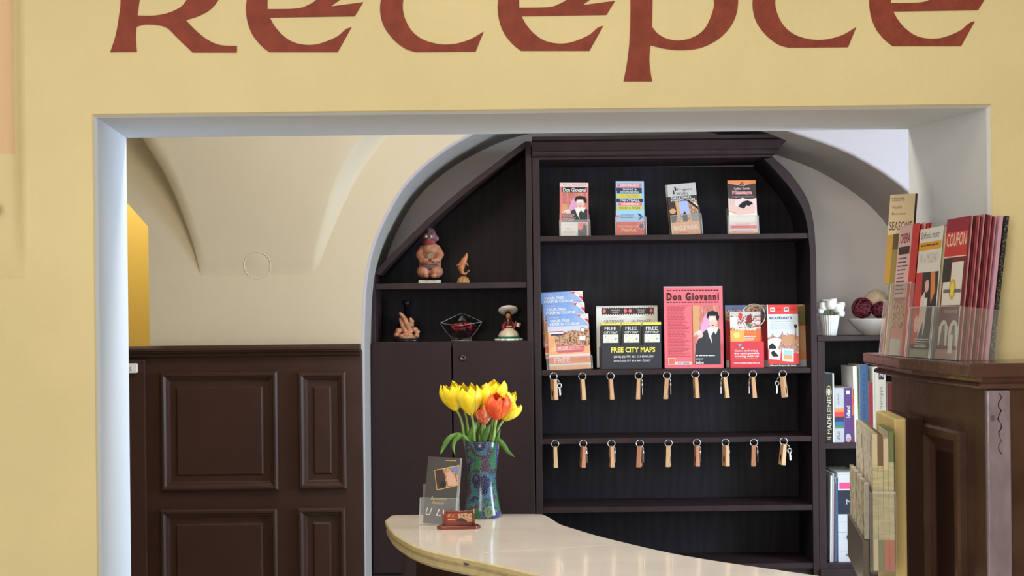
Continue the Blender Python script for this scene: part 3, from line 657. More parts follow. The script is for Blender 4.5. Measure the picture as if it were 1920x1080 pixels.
def wicker(px, py, R, label, dy):
    g = MB(); random.seed(px)
    for k in range(22):
        ax = Vector((random.gauss(0, 1), random.gauss(0, 1), random.gauss(0, 1))).normalized(); u = ax.orthogonal().normalized(); v = ax.cross(u); q = R * random.uniform(.86, 1); off = ax * random.uniform(-.5, .5) * R
        rr_ = math.sqrt(max(1e-6, q * q - off.length_squared)); g.tube([off + (u * math.cos(a) + v * math.sin(a)) * rr_ for a in [2 * PI * j / 18 for j in range(18)]], R * .07, wick, 5, closed=True)
    g.ball((0, 0, 0), R * .72, wick, 12)
    xx, zz = at(px, py, F / (yv + dy)); tag(g.build('wicker_ball', smooth=True, loc=(xx, yv + dy, zz)), label, 'ball', 'decorative balls in the bowl')
wick = mat('burgundy_wicker', (98, 26, 44), .5)
wicker(1617, 578, .037, 'burgundy woven ball at the left of the pale bowl', -.005)
wicker(1650, 581, .030, 'dark burgundy woven ball in front of the cream ball', -.012)

# ================================================================== ORNAMENTS
yo = YB + .09; so = F / yo; zs1 = BZ(71); zs2 = BZ(-39); mpx = 1 / so
x = U(803, 520, so)[0]; furw = mat('carved_brown_wood', (186, 122, 92), .5, var=.22, vscale=60, bump=.3, bscale=160, bdist=.002)
headw = mat('carved_mauve_wood', (128, 84, 84), .5, var=.25, vscale=70)
t = thing('ape_figurine', (x, yo, zs1), 'carved brown wooden sitting ape with red lips on a pale block', 'figurine'); t.scale = (.95, .95, .93); t.location.x += .006
MB().box(-.041, .041, -.03, .03, 0, .0135, mat('pale_block', (214, 206, 190), .6)).build('base', t, bevel=.002)
k = mpx
def bp(px, py, y=0): a, z_ = U(px, py, so); return (a - x, y, z_ + EYE - zs1)
body = [('b', bp(803, 490), (.043, .038, .052)), ('b', bp(803, 464), (.034, .032, .034)), ('b', bp(791, 508, -.022), (.026, .028, .024)), ('b', bp(816, 508, -.022), (.026, .028, .024)),
        ('b', bp(797, 517, -.040), (.012, .018, .008)), ('b', bp(811, 517, -.040), (.012, .018, .008)),
        ('t', [bp(790, 458), bp(783, 475, -.012), bp(789, 486, -.038), bp(797, 487, -.046)], [.015, .0165, .013, .009]), ('t', [bp(815, 458), bp(823, 474, -.012), bp(819, 486, -.038), bp(811, 487, -.046)], [.015, .0165, .013, .009]), ('b', bp(803, 455), (.020, .020, .014))]
for q in range(4):
    body.append(('t', [bp(793 + q * 2.0, 482, -.050), bp(795 + q * 1.8, 489, -.050)], [.0042, .0034])); body.append(('t', [bp(815 - q * 2.0, 482, -.050), bp(813 - q * 1.8, 489, -.050)], [.0042, .0034]))
blob(body, 'body', furw, t, .0022, 3)
hd = blob([('b', bp(801, 438), (.031, .029, .032)), ('b', bp(801, 448, -.012), (.028, .024, .016)), ('b', bp(801, 428, .002), (.024, .024, .018)), ('b', bp(785.5, 441), (.007, .006, .010)), ('b', bp(817, 441), (.007, .006, .010)), ('b', bp(801, 443, -.026), (.008, .007, .006)), ('t', [bp(792, 434, -.024), bp(801, 432, -.028), bp(810, 434, -.024)], [.004, .005, .004]), ('t', [bp(801, 420, -.008), bp(801, 430, -.026)], [.004, .004])], 'head', headw, t, .002, 2)
MB().ball(bp(796, 437.5, -.029), (.0052, .004, .0045), whiteink, 12).ball(bp(806, 437.5, -.029), (.0052, .004, .0045), whiteink, 12).ball(bp(796, 437.5, -.0325), (.0022, .0015, .0022), black, 8).ball(bp(806, 437.5, -.0325), (.0022, .0015, .0022), black, 8).build('eyes', hd, smooth=True)
MB().tube([bp(791, 445.5, -.028), bp(796, 447.5, -.0335), bp(802, 448, -.035), bp(808, 447, -.0335), bp(813, 445, -.028)], [.002, .0036, .0042, .0036, .002], mat('red_lips', (170, 28, 40), .4), 8).build('lips', hd, smooth=True)
blob([('b', bp(803, 479, -.032), (.017, .014, .019))], 'held_nut', mat('khaki_nut', (156, 128, 92), .6, var=.4, vscale=120), t, .002, 2)
blob([('b', bp(803, 499, -.026), (.037, .018, .014))], 'belly_fur', mat('speckled_fur', (122, 84, 90), .7, var=.5, vscale=250), t, .0022, 2)
# dolphin
x = U(869, 520, so)[0]; dw = mat('polished_orange_wood', (196, 122, 74), .35, var=.2, vscale=50)
t = thing('dolphin_figurine', (x, yo - .01, zs1), 'small polished wooden dolphin leaping from a ribbed rock', 'figurine')
def bp(px, py, y=0): a, z_ = U(px, py, so); return (a - x, y, z_ + EYE - zs1)
blob([('t', [bp(875.5, 475), bp(874.5, 480), bp(871, 487), bp(867, 495), bp(865, 504), bp(867, 512), bp(873, 514), bp(878, 509)], [.0028, .0056, .0105, .0128, .0118, .0075, .0045, .002]),
      ('t', [bp(866, 493, -.004), bp(860, 497, -.008), bp(855, 499, -.008)], [.004, .003, .0012]), ('t', [bp(872, 491, -.004), bp(876, 496, -.006), bp(879, 500, -.006)], [.004, .003, .0012]),
      ('t', [bp(877, 510, -.006), bp(880, 506, -.010)], [.003, .0015]), ('t', [bp(877, 510, .006), bp(881, 507, .010)], [.003, .0015]), ('t', [bp(862, 496), bp(858, 502), ], [.003, .001])], 'body', dw, t, .0014, 2)
g = MB(); g.lathe([(0, 0), (.0205, 0), (.021, .004), (.016, .018), (.008, .024), (0, .026)], mat('ribbed_orange_wood', (206, 150, 92), .45, var=.3, vscale=80, stretch=(3, 3, .3)), 48, amp=.10, k=12, cap=False); g.build('rock_base', t, smooth=True)
# carved hands cradling seated figure (copper coloured)
x = U(765, 630, so)[0]; cw = mat('copper_resin', (206, 140, 104), .32, var=.3, vscale=40)
t = thing('carved_abstract_figurine', (x, yo - .01, zs2), 'copper-coloured abstract curled figurine on dark oval base in the lower bay', 'figurine')
def bp(px, py, y=0): a, z_ = U(px, py, so); return (a - x, y, z_ + EYE - zs2)
g = MB(); g.lathe([(0, 0), (.048, 0), (.050, .004), (.046, .010), (0, .012)], mat('glossy_black_base', (30, 28, 32), .15), 32, cap=False); g.build('base', t, smooth=True)
blob([('t', [bp(749, 586), bp(755, 592), bp(760, 600), bp(764, 610), bp(769, 618), bp(770, 624)], [.004, .008, .010, .0095, .011, .012]),
      ('t', [bp(750, 596, .004), bp(753, 606, .003), bp(757, 616, 0), bp(762, 624)], [.004, .007, .008, .010]),
      ('t', [bp(768, 596, .012), bp(772, 602, .012), bp(771, 612, .01)], [.006, .009, .010]),
      ('b', bp(748, 621), (.013, .014, .012)), ('b', bp(744, 628, -.006), (.010, .012, .009)), ('b', bp(754, 630, -.014), (.011, .010, .009)), ('b', bp(765, 628, -.010), (.020, .016, .012)), ('b', bp(778, 618), (.012, .012, .010)), ('b', bp(783, 622, -.004), (.010, .012, .008)), ('b', bp(782, 629, -.008), (.010, .012, .009)), ('b', bp(772, 632, -.016), (.010, .008, .008)), ('b', bp(765, 633), (.034, .026, .010))], 'figure', cw, t, .0018, 1)
t2 = thing('dark_bottle', (U(762, 630, F / (yo + .08))[0], yo + .085, zs2), 'dark glass bottle behind the copper figurine, barely visible', 'bottle')
MB().lathe([(0, 0), (.030, 0), (.032, .01), (.030, .06), (.020, .085), (.009, .100), (.008, .135), (0, .136)], mat('dark_glass', (20, 20, 22), .12), 24, cap=False).build('body', t2, smooth=True)
MB().lathe([(0, .130), (.013, .130), (.013, .146), (0, .147)], black, 20, cap=False).build('cap', t2, smooth=True)
# cut glass bowl with red petals
x = U(865, 630, so)[0]
t = thing('glass_bowl', (x, yo - .01, zs2), 'clear cut-glass square bowl with pointed corners holding red petals', 'bowl')
rows = []
for fz, w_, lf_ in ((.002, .036, 0), (.012, .034, 0), (.030, .050, .2), (.052, .066, .6), (.064, .074, 1)):
    cn = [(-w_, 0, fz), (0, -w_, fz - .010 * lf_), (w_, 0, fz + .003 * lf_), (0, w_ * .9, fz + .036 * lf_)]; row = []
    for q in range(4):
        a_, c_ = Vector(cn[q]), Vector(cn[(q + 1) % 4])
        for k in range(6): row.append(tuple(a_.lerp(c_, k / 6)))
    row.append(row[0]); rows.append(row)
g = MB(); g.grid(rows, glassm); g.add(rows[1][:-1], [tuple(range(24))], glassm); g.build('glass_body', t, weld=True)
g = MB(); g.tube([Vector(p) for p in rows[-1][:-1]], .0011, glasse, 6, closed=True); g.tube([Vector(p) for p in rows[0][:-1]], .0012, glasse, 6, closed=True)
for q in (0, 12): g.tube([Vector(r_[q]) for r_ in rows], .0006, glasse, 6)
g.build('rim', t, smooth=True)
g = MB(); random.seed(5)
for i in range(46):
    a = random.random() * 2 * PI; r_ = math.sqrt(random.random()) * .034
    g.ball((r_ * math.cos(a), r_ * math.sin(a), .040 + random.random() * .022), (.008, .006, .0025), (M('red_petal', (150, 20, 34)), M('dark_red_petal', (92, 12, 24)), M('bright_petal', (178, 40, 44)))[i % 3], 8, Matrix.Rotation(random.random() * 3, 3, 'X').to_quaternion())
o = tag(g.build('dried_petals', loc=(x, yo - .01, zs2), smooth=True), 'dark red dried petals lying in the glass bowl', 'potpourri'); o['kind'] = 'stuff'
# costume doll with wide hat
x = U(954, 630, so)[0]
t = thing('costume_doll', (x, yo - .02, zs2), 'little figurine with wide white hat, red jacket and white and green skirt', 'figurine')
def bp(px, py, y=0): a, z_ = U(px, py, so); return (a - x, y, z_ + EYE - zs2)
cream = mat('cream_skirt', (230, 216, 190), .6); green = mat('green_frill', (18, 104, 70), .5); redj = mat('red_jacket', (140, 32, 44), .5); face = mat('doll_skin', (176, 118, 78), .5)
g = MB(); g.lathe([(0, .004), (.044, .0), (.046, .006), (.036, .014), (0, .016)], green, 60, amp=.06, k=14, cap=False); g.lathe([(.046, .0), (.049, .004), (.046, .007)], whiteink, 60, amp=.06, k=14, cap=False); g.build('frill', t, smooth=True)
g = MB(); g.lathe([(0, .012), (.035, .012), (.036, .018), (.030, .030), (.018, .040), (.012, .044), (0, .045)], cream, 40, amp=.03, k=10, cap=False); g.build('skirt', t, smooth=True)
blob([('t', [bp(954, 618), bp(954, 610), bp(954, 603)], [.012, .013, .011]), ('t', [bp(948, 604), bp(943, 612), bp(944, 620, -.008)], [.006, .006, .004]), ('t', [bp(960, 604), bp(965, 611), bp(963, 618, -.008)], [.006, .006, .004])], 'jacket', redj, t, .0016, 2)
blob([('b', bp(953, 593, 0), (.0095, .010, .0125)), ('t', [bp(953, 598), bp(953, 604)], [.005, .005]), ('b', bp(953, 594, -.010), (.002, .002, .003)), ('b', bp(943, 621, -.009), (.004, .004, .005)), ('b', bp(963, 620, -.009), (.004, .004, .005))], 'head', face, t, .0014, 2)
g = MB(); g.ball(bp(953, 590, .005), (.0115, .010, .013), black, 14); g.tube([bp(948, 594, -.003), bp(947, 602, -.004), bp(949, 608, -.012)], .0028, black, 6); g.tube([bp(958, 594, -.003), bp(959, 602, -.004), bp(956, 608, -.012)], .0028, black, 6); g.build('hair', t, smooth=True)
g = MB(); g.lathe([(0, .014), (.008, .013), (.011, .002), (.020, -.001), (.031, .002), (.035, .007), (.034, .010), (.022, .004), (.013, .005), (.010, .016), (0, .018)], mat('white_felt', (224, 212, 206), .7), 40, cap=False)
g.build('hat', t, smooth=True, loc=bp(953, 585, .0), rot=(-.45, 0, 0)); t.rotation_euler = (0, 0, .1)
g = MB(); g.box(.0, .007, 0, .001, 0, .014, whiteink).box(-.006, 0, 0, .001, 0, .014, green).box(.007, .0135, 0, .001, 0, .014, redp); g.tube([(-.006, 0, -.014), (-.006, 0, .018)], .0008, gold, 6)
g.build('flag', t, loc=bp(968, 612, -.006), rot=(0, .25, 0))
MB().tube([bp(949, 612, -.0125), bp(959, 612, -.0125)], .0022, gold, 6).tube([bp(954, 603, -.011), bp(954, 611, -.013)], .002, black, 6).build('sash', t)

# ================================================================== LEAFLETS AND POSTERS IN THE BOOKCASE
def holder(w_, h_, d_, loc, label, rz=0, tilt=0, roll=0, group=None, back=None, name='leaflet_holder', parent=None):
    """clear acrylic pocket: front, sides, floor, taller back"""
    t = thing(name, (0, 0, 0), label, 'leaflet holder', group) if parent is None else None
    root = t or bpy.data.objects.new('pocket', None)
    if parent is not None: COL.objects.link(root); root.parent = parent
    root.matrix_basis = Matrix.Translation(loc) @ Matrix.Rotation(rz, 4, 'Z') @ Matrix.Rotation(-tilt, 4, 'X') @ Matrix.Rotation(roll, 4, 'Y')
    e = .0014; w2 = w_ / 2; bh = back or h_ * 1.5
    g = MB(); g.box(-w2, w2, -.004, -.004 + e, 0, h_, acr); g.box(-w2, w2, d_, d_ + e, 0, bh, acr); g.box(-w2, -w2 + e, -.004 + e, d_, 0, h_, acr); g.box(w2 - e, w2, -.004 + e, d_, 0, h_, acr)
    g.build('pocket_walls', root)
    g = MB(); g.box(-w2 - .0003, -w2 + e, -.0046, -.004, 0, h_, acre); g.box(w2 - e, w2 + .0003, -.0046, -.004, 0, h_, acre); g.box(-w2, w2, -.0044, -.004 + e, h_, h_ + .001, acre)
    g.build('polished_edges', root); return root
def DG(c, a, b_, w_, h_):      # the portrait picture of the opera leaflet, within box
    P_ = lambda u, v: (a + u * w_, b_ + v * h_)
    def pl(pts, m): c.poly([P_(*p) for p in pts], m)
    pl([(0, 0), (1, 0), (1, 1), (0, 1)], curtain)
    pl([(0, 0), (.25, 0), (.22, .5), (0, .55)], tan)
    pl([(.55, .10), (.40, .20), (.28, .40), (.22, .45), (.5, .48), (.62, .3)], M('lilac_print', (226, 160, 200)))
    pl([(.05, 1), (.08, .68), (.30, .48), (.48, .42), (.90, .38), (1, .42), (1, 1)], charcoal)
    pl([(.52, .40), (.62, .36), (.80, .36), (.94, .38), (.82, .52), (.70, .66), (.58, .52)], paper)
    pl([(.66, .52), (.76, .44), (.84, .50), (.76, .62), (.70, .66)], charcoal)
    pl([(.56, .16), (.62, .12), (.86, .12), (.92, .24), (.86, .34), (.72, .40), (.60, .34), (.57, .26)], skin)
    pl([(.50, .18), (.56, .11), (.74, .09), (.92, .12), (.98, .20), (.93, .28), (.86, .24), (.84, .18), (.60, .18), (.56, .24)], black)
    pl([(.60, .22), (.68, .20), (.80, .21), (.84, .24), (.76, .26), (.72, .24), (.66, .27), (.60, .25)], whiteink)
    pl([(.68, .33), (.78, .33), (.76, .35), (.70, .35)], maroon)
    c.ell(*P_(.20, .50), .17 * w_, .065 * h_, skin); c.ell(*P_(.24, .46), .09 * w_, .035 * h_, pinkw); c.ell(*P_(.12, .53), .07 * w_, .03 * h_, rose)
curtain = photo('curtain_print', [(150, 90, 80), (206, 120, 110), (226, 160, 140)], 120, (3, 1, .3))
sy = 8
def leafpos(px, D): return U(px, 440, F / D)[0]
yl = YB + .045; sl = F / yl; psc = 1 / sl; zA = SHT[0]; zB_ = SHT[1]
tl = math.radians(9)
# 1 opera leaflet
c = Card(54, 103, psc, .006, rose, pinkw); c.rect(0, 0, 54, 8, pinkw).text('W. A. MOZART', 6, 3, 50, 6, greyink)
DG(c, 3, 18, 49, 80); c.rect(5, 19, 14, 42, rose).lines(6, 20, 14, 41, 9, greyink); c.rect(4, 9, 51, 18.5, black).text('Don Giovanni', 6, 10, 49, 18, whiteink, .02)
c.rect(4, 60, 26, 76, M('dark_rose_print', (96, 50, 56))).lines(5, 61, 30, 75, 7, pinkw, .35).rect(2, 76, 52, 103, paper).rect(34, 77, 51, 102, charcoal).poly([(34, 77), (51, 77), (51, 82), (46, 84), (40, 92), (34, 90)], rose).ell(46, 83, 2, 3, black)
c.lines(7, 80, 28, 84, 2, pinkw).text('Don', 13, 87, 22, 91, rose).text('Giovanni', 8, 93, 27, 97, rose)
o = c.put('opera_leaflet', (leafpos(1076.5, yl), yl, zA + .001), tilt=tl, roll=math.radians(1)); tag(o, 'pink Don Giovanni leaflet with portrait of man in black hat, leftmost on top shelf', 'leaflet', 'leaflets on the top shelf')
holder(.108, .056, .020, (leafpos(1078, yl), yl - .002, zA + .0005), 'clear pocket holding the pink Don Giovanni leaflet on the top shelf', tilt=tl, group='clear leaflet pockets on the top shelf')
# 2 activities leaflet
c = Card(53, 105, psc, .006, lblue, paper)
for a, d, m, tx, ti, x0_, x1_ in ((4, 12, rose, 'SHOOTING AK47', whiteink, 3, 49), (13, 19, navy, 'SKIING &', whiteink, 1, 49), (18, 24, navy, 'SNOWBOARDING', whiteink, 2, 49), (25, 33, lime, 'GO KARTING', orange, 2, 48), (34, 41, navy, 'PAINTBALL', whiteink, 1, 51), (41.5, 48, rose, 'HORSE RIDING', whiteink, 5, 49), (48.5, 56.5, lime, 'QUADS & TANKS', greyink, 2, 49)):
    k_ = .22 if ti is not greyink else .04; c.rect(x0_, a, x1_, d, m).text(tx, x0_ + (x1_ - x0_) * (.25 if len(tx) < 9 else .06 + k_ * .3), a + 1.3, x1_ - (x1_ - x0_) * (.2 if len(tx) < 9 else .06 + k_ * .3), d - 1.2, ti, .02)
c.lines(9, 65, 42, 73, 4, navy, .4).ell(4, 68, 3, 2.4, rose).poly([(40, 63), (44, 63), (51, 68.5), (44, 75), (41, 75), (46, 69)], M('bottle_green_print', (30, 70, 74)))
c.rect(0, 79, 53, 105, redp).text('Adrenalinsports', 3, 85, 40, 91, gold, .015).text('Prague', 10, 91, 38, 100, gold, .03)
for q in range(8): a = q * PI / 4; c.poly([(47 + 4 * math.cos(a), 87 + 4 * math.sin(a)), (47 + 7 * math.cos(a + .12), 87 + 7 * math.sin(a + .12)), (47 + 7 * math.cos(a - .12), 87 + 7 * math.sin(a - .12))], whiteink)
c.ell(47, 87, 4, 4, navy)
o = c.put('activities_leaflet', (leafpos(1182, yl), yl, zA + .001), tilt=tl, roll=math.radians(.8)); tag(o, 'light blue leaflet with stacked coloured activity bars and red foot, top shelf', 'leaflet', 'leaflets on the top shelf')
holder(.108, .066, .020, (leafpos(1183, yl), yl - .002, zA + .0005), 'clear pocket holding the light blue activities leaflet on the top shelf', tilt=tl, group='clear leaflet pockets on the top shelf')
# 3 walks leaflet (two copies, the rear one shifted)
for k2 in (1, 0):
    c = Card(54, 99, psc, .004, greyp, paper)
    if not k2:
        c.text('Prague', 18, 9, 46, 15, black).text('Walks', 16, 16, 38, 21.5, black).poly([(13, 5), (16, 5), (17, 12), (14, 14)], black).poly([(10, 12), (12, 11), (13, 19), (10.5, 20)], black)
        c.rect(0, 24, 54, 34, charcoal).text('THE ULTIMATE', 5, 25, 43, 29, whiteink, .02).text('WALKING TOURS', 4, 29.5, 50, 33.4, whiteink, .02)
        c.rect(0, 34, 54, 74, town).poly([(18, 34), (37, 34), (37, 60), (33, 62), (28, 54), (24, 62), (18, 56)], M('hazy_sky_print', (170, 180, 226))).poly([(0, 34), (12, 34), (15, 52), (10, 74), (0, 74)], darkbrown).poly([(12, 34), (18, 34), (20, 60), (14, 62)], tan).poly([(34, 34), (40, 34), (54, 48), (54, 53)], black).poly([(42, 34), (54, 43), (54, 47)], whiteink).poly([(24, 74), (24, 60), (28, 53), (32, 60), (32, 74)], darkbrown).ell(6, 52, 6, 5, tan).rect(40, 58, 54, 74, M('grey_wall_print', (140, 132, 128)))
        c.rect(0, 74, 54, 99, M('apricot_print', (222, 158, 112))).text('guide', 20, 76, 30, 78.5, whiteink).text('PRAGUE WALKS', 4, 81, 50, 90, whiteink).rect(2, 92, 52, 93, orange).lines(14, 94.5, 40, 97, 1, redp)
    else: c.rect(0, 24, 54, 99, darkbrown)
    o = c.put('walks_leaflet', (leafpos(1287 - k2 * 3.2, yl) - .0, yl + .006 * k2, zA + .0015), tilt=tl, roll=math.radians(-4.0 + .2 * k2)); tag(o, ('rear copy of the' if k2 else 'front') + ' grey and apricot Prague Walks leaflet, leaning left on the top shelf', 'leaflet', 'leaflets on the top shelf')
holder(.108, .072, .020, (leafpos(1289, yl), yl - .002, zA + .001), 'clear pocket holding the Prague Walks leaflets on the top shelf', tilt=tl, roll=math.radians(-3.5), group='clear leaflet pockets on the top shelf')
# 4 massage leaflet
c = Card(53, 104, psc, .006, pinkw, paper)
c.rect(0, 0, 53, 7, M('bright_orange_print', (238, 146, 90))).poly([(0, 6), (20, 8.5), (26, 5), (32, 8.5), (53, 6), (53, 34), (44, 36), (34, 36), (27, 33.5), (20, 36), (10, 36), (0, 34)], M('deep_brown_print', (70, 54, 52))).poly([(24, 4), (27, 2), (30, 4), (28, 9), (25.5, 9)], redp)
c.text('Thai', 21, 9, 32, 11, pinkw).text('Ladies Gentle', 12, 13.5, 42, 18, pinkw, .01).text('Massage', 8, 19.5, 45, 29, pinkw, .04).text('Massage', 8.6, 20.2, 44.4, 28, rose, .01).text('regeneration', 7, 30.5, 48, 33.5, pinkw)
c.poly([(0, 58), (14, 64), (22, 66), (53, 64), (53, 80), (0, 80)], M('cream_print', (240, 228, 222))).poly([(2, 54), (14, 50), (22, 55), (32, 49), (46, 44), (50, 52), (48, 64), (30, 66), (18, 67), (4, 60)], skin).poly([(18, 51), (22, 46), (28, 41), (36, 39), (44, 42), (46, 45), (38, 50), (34, 48), (29, 55), (24, 53)], black).poly([(3, 34.5), (13, 36), (12, 50), (4, 52)], skin).poly([(0, 58), (16, 64), (16, 66), (0, 60)], tan)
c.text('feel yourself', 12, 83, 38, 86, rose).rect(2, 87, 49, 93, M('salmon_red_print', (226, 100, 92))).ell(49, 90, 3, 3, M('salmon_red_print', (226, 100, 92))).lines(9, 89, 44, 91, 1, maroon).text('BABY RELAXATION', 5, 96.5, 46, 99, greyink).rect(0, 101, 53, 104, orange)
o = c.put('massage_leaflet', (leafpos(1394.5, yl), yl, zA + .001), tilt=tl, roll=math.radians(0)); tag(o, 'pale pink and brown massage leaflet with dark-haired woman lying, rightmost on top shelf', 'leaflet', 'leaflets on the top shelf')
holder(.108, .066, .020, (leafpos(1394, yl), yl - .002, zA + .0005), 'clear pocket holding the massage leaflet on the top shelf', tilt=tl, group='clear leaflet pockets on the top shelf')

# lower display shelf
def d_guide(c):
    c.poly([(0, 0), (78, 0), (78, 42), (0, 42)], photo('blue_sky_print', [(112, 150, 216), (160, 184, 226)], 14)); c.poly([(56, 0), (78, 0), (78, 22), (70, 12)], whiteink); c.poly([(56, 1), (64, 1), (61, 6)], redp); c.poly([(70, 10), (78, 8), (78, 19)], redp); c.poly([(62, 0), (70, 0), (78, 8), (78, 12), (66, 4)], pinkw)
    c.text('PRAGUE', 5, 3, 22, 6, pinkw).text('YOUR FREE', 5, 9, 42, 14, whiteink, .02).text('MAP & GUIDE', 5, 15.5, 60, 20.5, whiteink, .02)
peachp = photo('sunset_print', [(240, 190, 140), (238, 168, 120), (244, 206, 160)], 18)
for k2, (px, top) in enumerate([(1058.5, 546), (1062, 567), (1069, 588)]):
    yy = yl + .030 - .012 * k2; s_ = F / yy; h_ = (EYE + U(px, top, s_)[1] - zB_) * s_
    c = Card(78, 104, 1 / s_, .006, paper, M('blue_edge_print', (110, 130, 180)))
    d_guide(c); c.rect(0, 28, 78, 104, peachp); c.rect(0, 22, 78, 32, M('pale_sky_print', (206, 210, 226))); c.poly([(12, 40), (24, 36), (34, 33), (48, 30), (60, 33), (78, 26), (78, 60), (70, 62), (14, 60)], town)
    c.rect(2, 31, 29, 33, redp).rect(2, 33, 29, 36, whiteink).rect(6, 36, 27, 39, navy); c.ell(66, 30, 5, 5, maroon).ell(66, 30, 4, 4, paper).rect(59, 42, 70, 50, whiteink)
    c.poly([(14, 58), (68, 58), (68, 68), (64, 72), (18, 72), (14, 69)], M('dusty_rose_print', (206, 104, 104))).text('TAKE YOUR', 15, 60, 36, 65, whiteink, .02).lines(38, 60, 66, 66, 3, pinkw, .4).rect(14, 66, 68, 67, pinkw)
    c.rect(0, 75, 78, 80, pinkw).rect(0, 80, 78, 92, M('salmon_band', (236, 130, 96))).text('FREE', 9, 81, 40, 91, pinkw, .03).rect(45, 80, 78, 92, orange).lines(56, 83, 74, 90, 3, redp, .3).rect(0, 93, 78, 96, paper)
    o = c.put('city_guide', (U(px, 650, s_)[0], yy, zB_ + .001 + (2 - k2) * .040), tilt=math.radians(7), roll=math.radians(-2.0))
    tag(o, ['rearmost and highest of three staggered blue YOUR FREE MAP & GUIDE booklets', 'middle one of three staggered blue YOUR FREE MAP & GUIDE booklets', 'front YOUR FREE MAP & GUIDE booklet with full cover showing, leftmost on shelf'][k2], 'booklet', 'staggered free city guides')
holder(.160, .045, .050, (U(1068, 650, sl)[0], yl - .003, zB_ + .0005), 'clear pocket around the staggered free city guides', tilt=math.radians(7), roll=math.radians(-2))
# black box with city maps
yy = YB + .05; s_ = F / yy; bx0 = U(1129, 690, s_)[0]; bx1 = U(1240.5, 690, s_)[0]; xc = (bx0 + bx1) / 2
t = thing('map_dispenser', (xc, yy, zB_ + .0005), 'black cardboard dispenser reading FREE CITY MAPS with pale back board', 'dispenser')
hb = 45 / s_; wbx = (bx1 - bx0) / 2
c = Card(111.5, 45, 1 / s_, .001, charcoal, charcoal); c.text('FREE CITY MAPS', 17, 4, 100, 14, yel, .03).text('(0042) (0) 775 365 121 ENGLISH', 22, 20, 96, 25, whiteink, .01).text('(0042) (0) 777 816 849 ČESKY', 22, 27, 92, 32, whiteink, .01)
c.b.build('front_panel', t)
g = MB(); g.box(-wbx, -wbx + .001, .001, .07, 0, hb, charcoal).box(wbx - .001, wbx, .001, .07, 0, hb, charcoal).box(-wbx, wbx, .001, .07, 0, .002, charcoal); g.box(-wbx - .006, -wbx, .005, .075, 0, hb * .93, charcoal); g.build('box', t)
c = Card(116, 117, 1 / s_, .003, paper, paper); c.rect(0, 0, 116, 3, greyp).rect(11, 3, 109, 18, darkbrown)
for q in range(22): c.poly([(12 + q * 4.4, 3), (14.2 + q * 4.4, 5.5), (16.4 + q * 4.4, 3)], paper).poly([(12 + q * 4.4, 18), (14.2 + q * 4.4, 15.5), (16.4 + q * 4.4, 18)], paper)
for q in (0, 49): c.text("PRAGUE'S", 28 + q, 7, 44 + q, 10, paper).text('GUIDE', 30 + q, 11, 42 + q, 14, paper).ell(15 + q, 10, 3, 4, rose).ell(55 + q, 10, 3, 4, rose).text('ULTIMATE', 15 + q * 1.05, 27, 52 + q * 1.05, 31.5, greyink); c.lines(22 + q, 22, 50 + q, 24, 1, greyp)
o = c.b.build('back_board', t); o.location = (-.010, .062, .004)
for q, px in enumerate((1145.5, 1184.5, 1223)):
    for d in range(3):
        c = Card(34.5, 86, 1 / s_, .004, charcoal, M('cream_edge', (226, 214, 160)))
        c.rect(0, 0, 34.5, 5, yel).lines(2, 1, 33, 3, 1, orange, .6).rect(0, 5, 34.5, 86, charcoal).text('FREE', 6, 8, 28, 14.5, whiteink, .01).text('CITY MAP', 4.5, 16.5, 30, 21, whiteink, .01).rect(3, 22.5, 31.5, 38, mapgrid)
        o = c.put('city_map', (U(px - d * 1.0, 650, s_)[0], yy + .006 + .010 * d, zB_ + .003 - d * .002))
        which = ['left', 'middle', 'right'][q]; dep = ['front', 'second', 'rear'][d]
        tag(o, f'{dep} black FREE CITY MAP leaflet in the {which} stack of the map dispenser', 'map', 'folded city maps in the dispenser')
# opera poster
yy = YB + .05; s_ = F / yy
c = Card(111, 154, 1 / s_, .003, M('poster_pink', (240, 112, 122)), pink)
blk = black
c.rect(0, 0, 111, 1.5, pinkw)
for q in range(18): c.rect(6 + q * 5.5, 6.5, 9.6 + q * 5.5, 8.5, blk); c.rect(6 + q * 5.5, 29, 9.6 + q * 5.5, 31, blk)
c.text('Don Giovanni', 6, 11.5, 104, 27, blk, .03, space=1.32).lines(7, 36, 50, 134, 34, M('dull_rose_print', (176, 76, 88)), .42)
DG(c, 54, 36, 51, 111); c.lines(58, 130, 103, 132, 1, whiteink, .8).text('WAMO', 58, 135, 72, 140, greyp).text('babo', 58, 141, 73, 146, whiteink, .02)
c.rect(6, 135, 20, 148, pinkw).rect(7, 136, 19, 147, M('coral_box', (232, 110, 84))).rect(20, 142, 50, 148, pinkw).text('VISA', 24, 143, 31, 147, navy).text('DINERS', 33, 143.5, 48, 147, blk, .01)
o = c.put('opera_poster', (U(1302, 692, s_)[0], yy, zB_ + .001), tilt=math.radians(5), roll=math.radians(.3)); tag(o, 'large pink Don Giovanni poster card with man in black cloak, middle of shelf', 'poster')
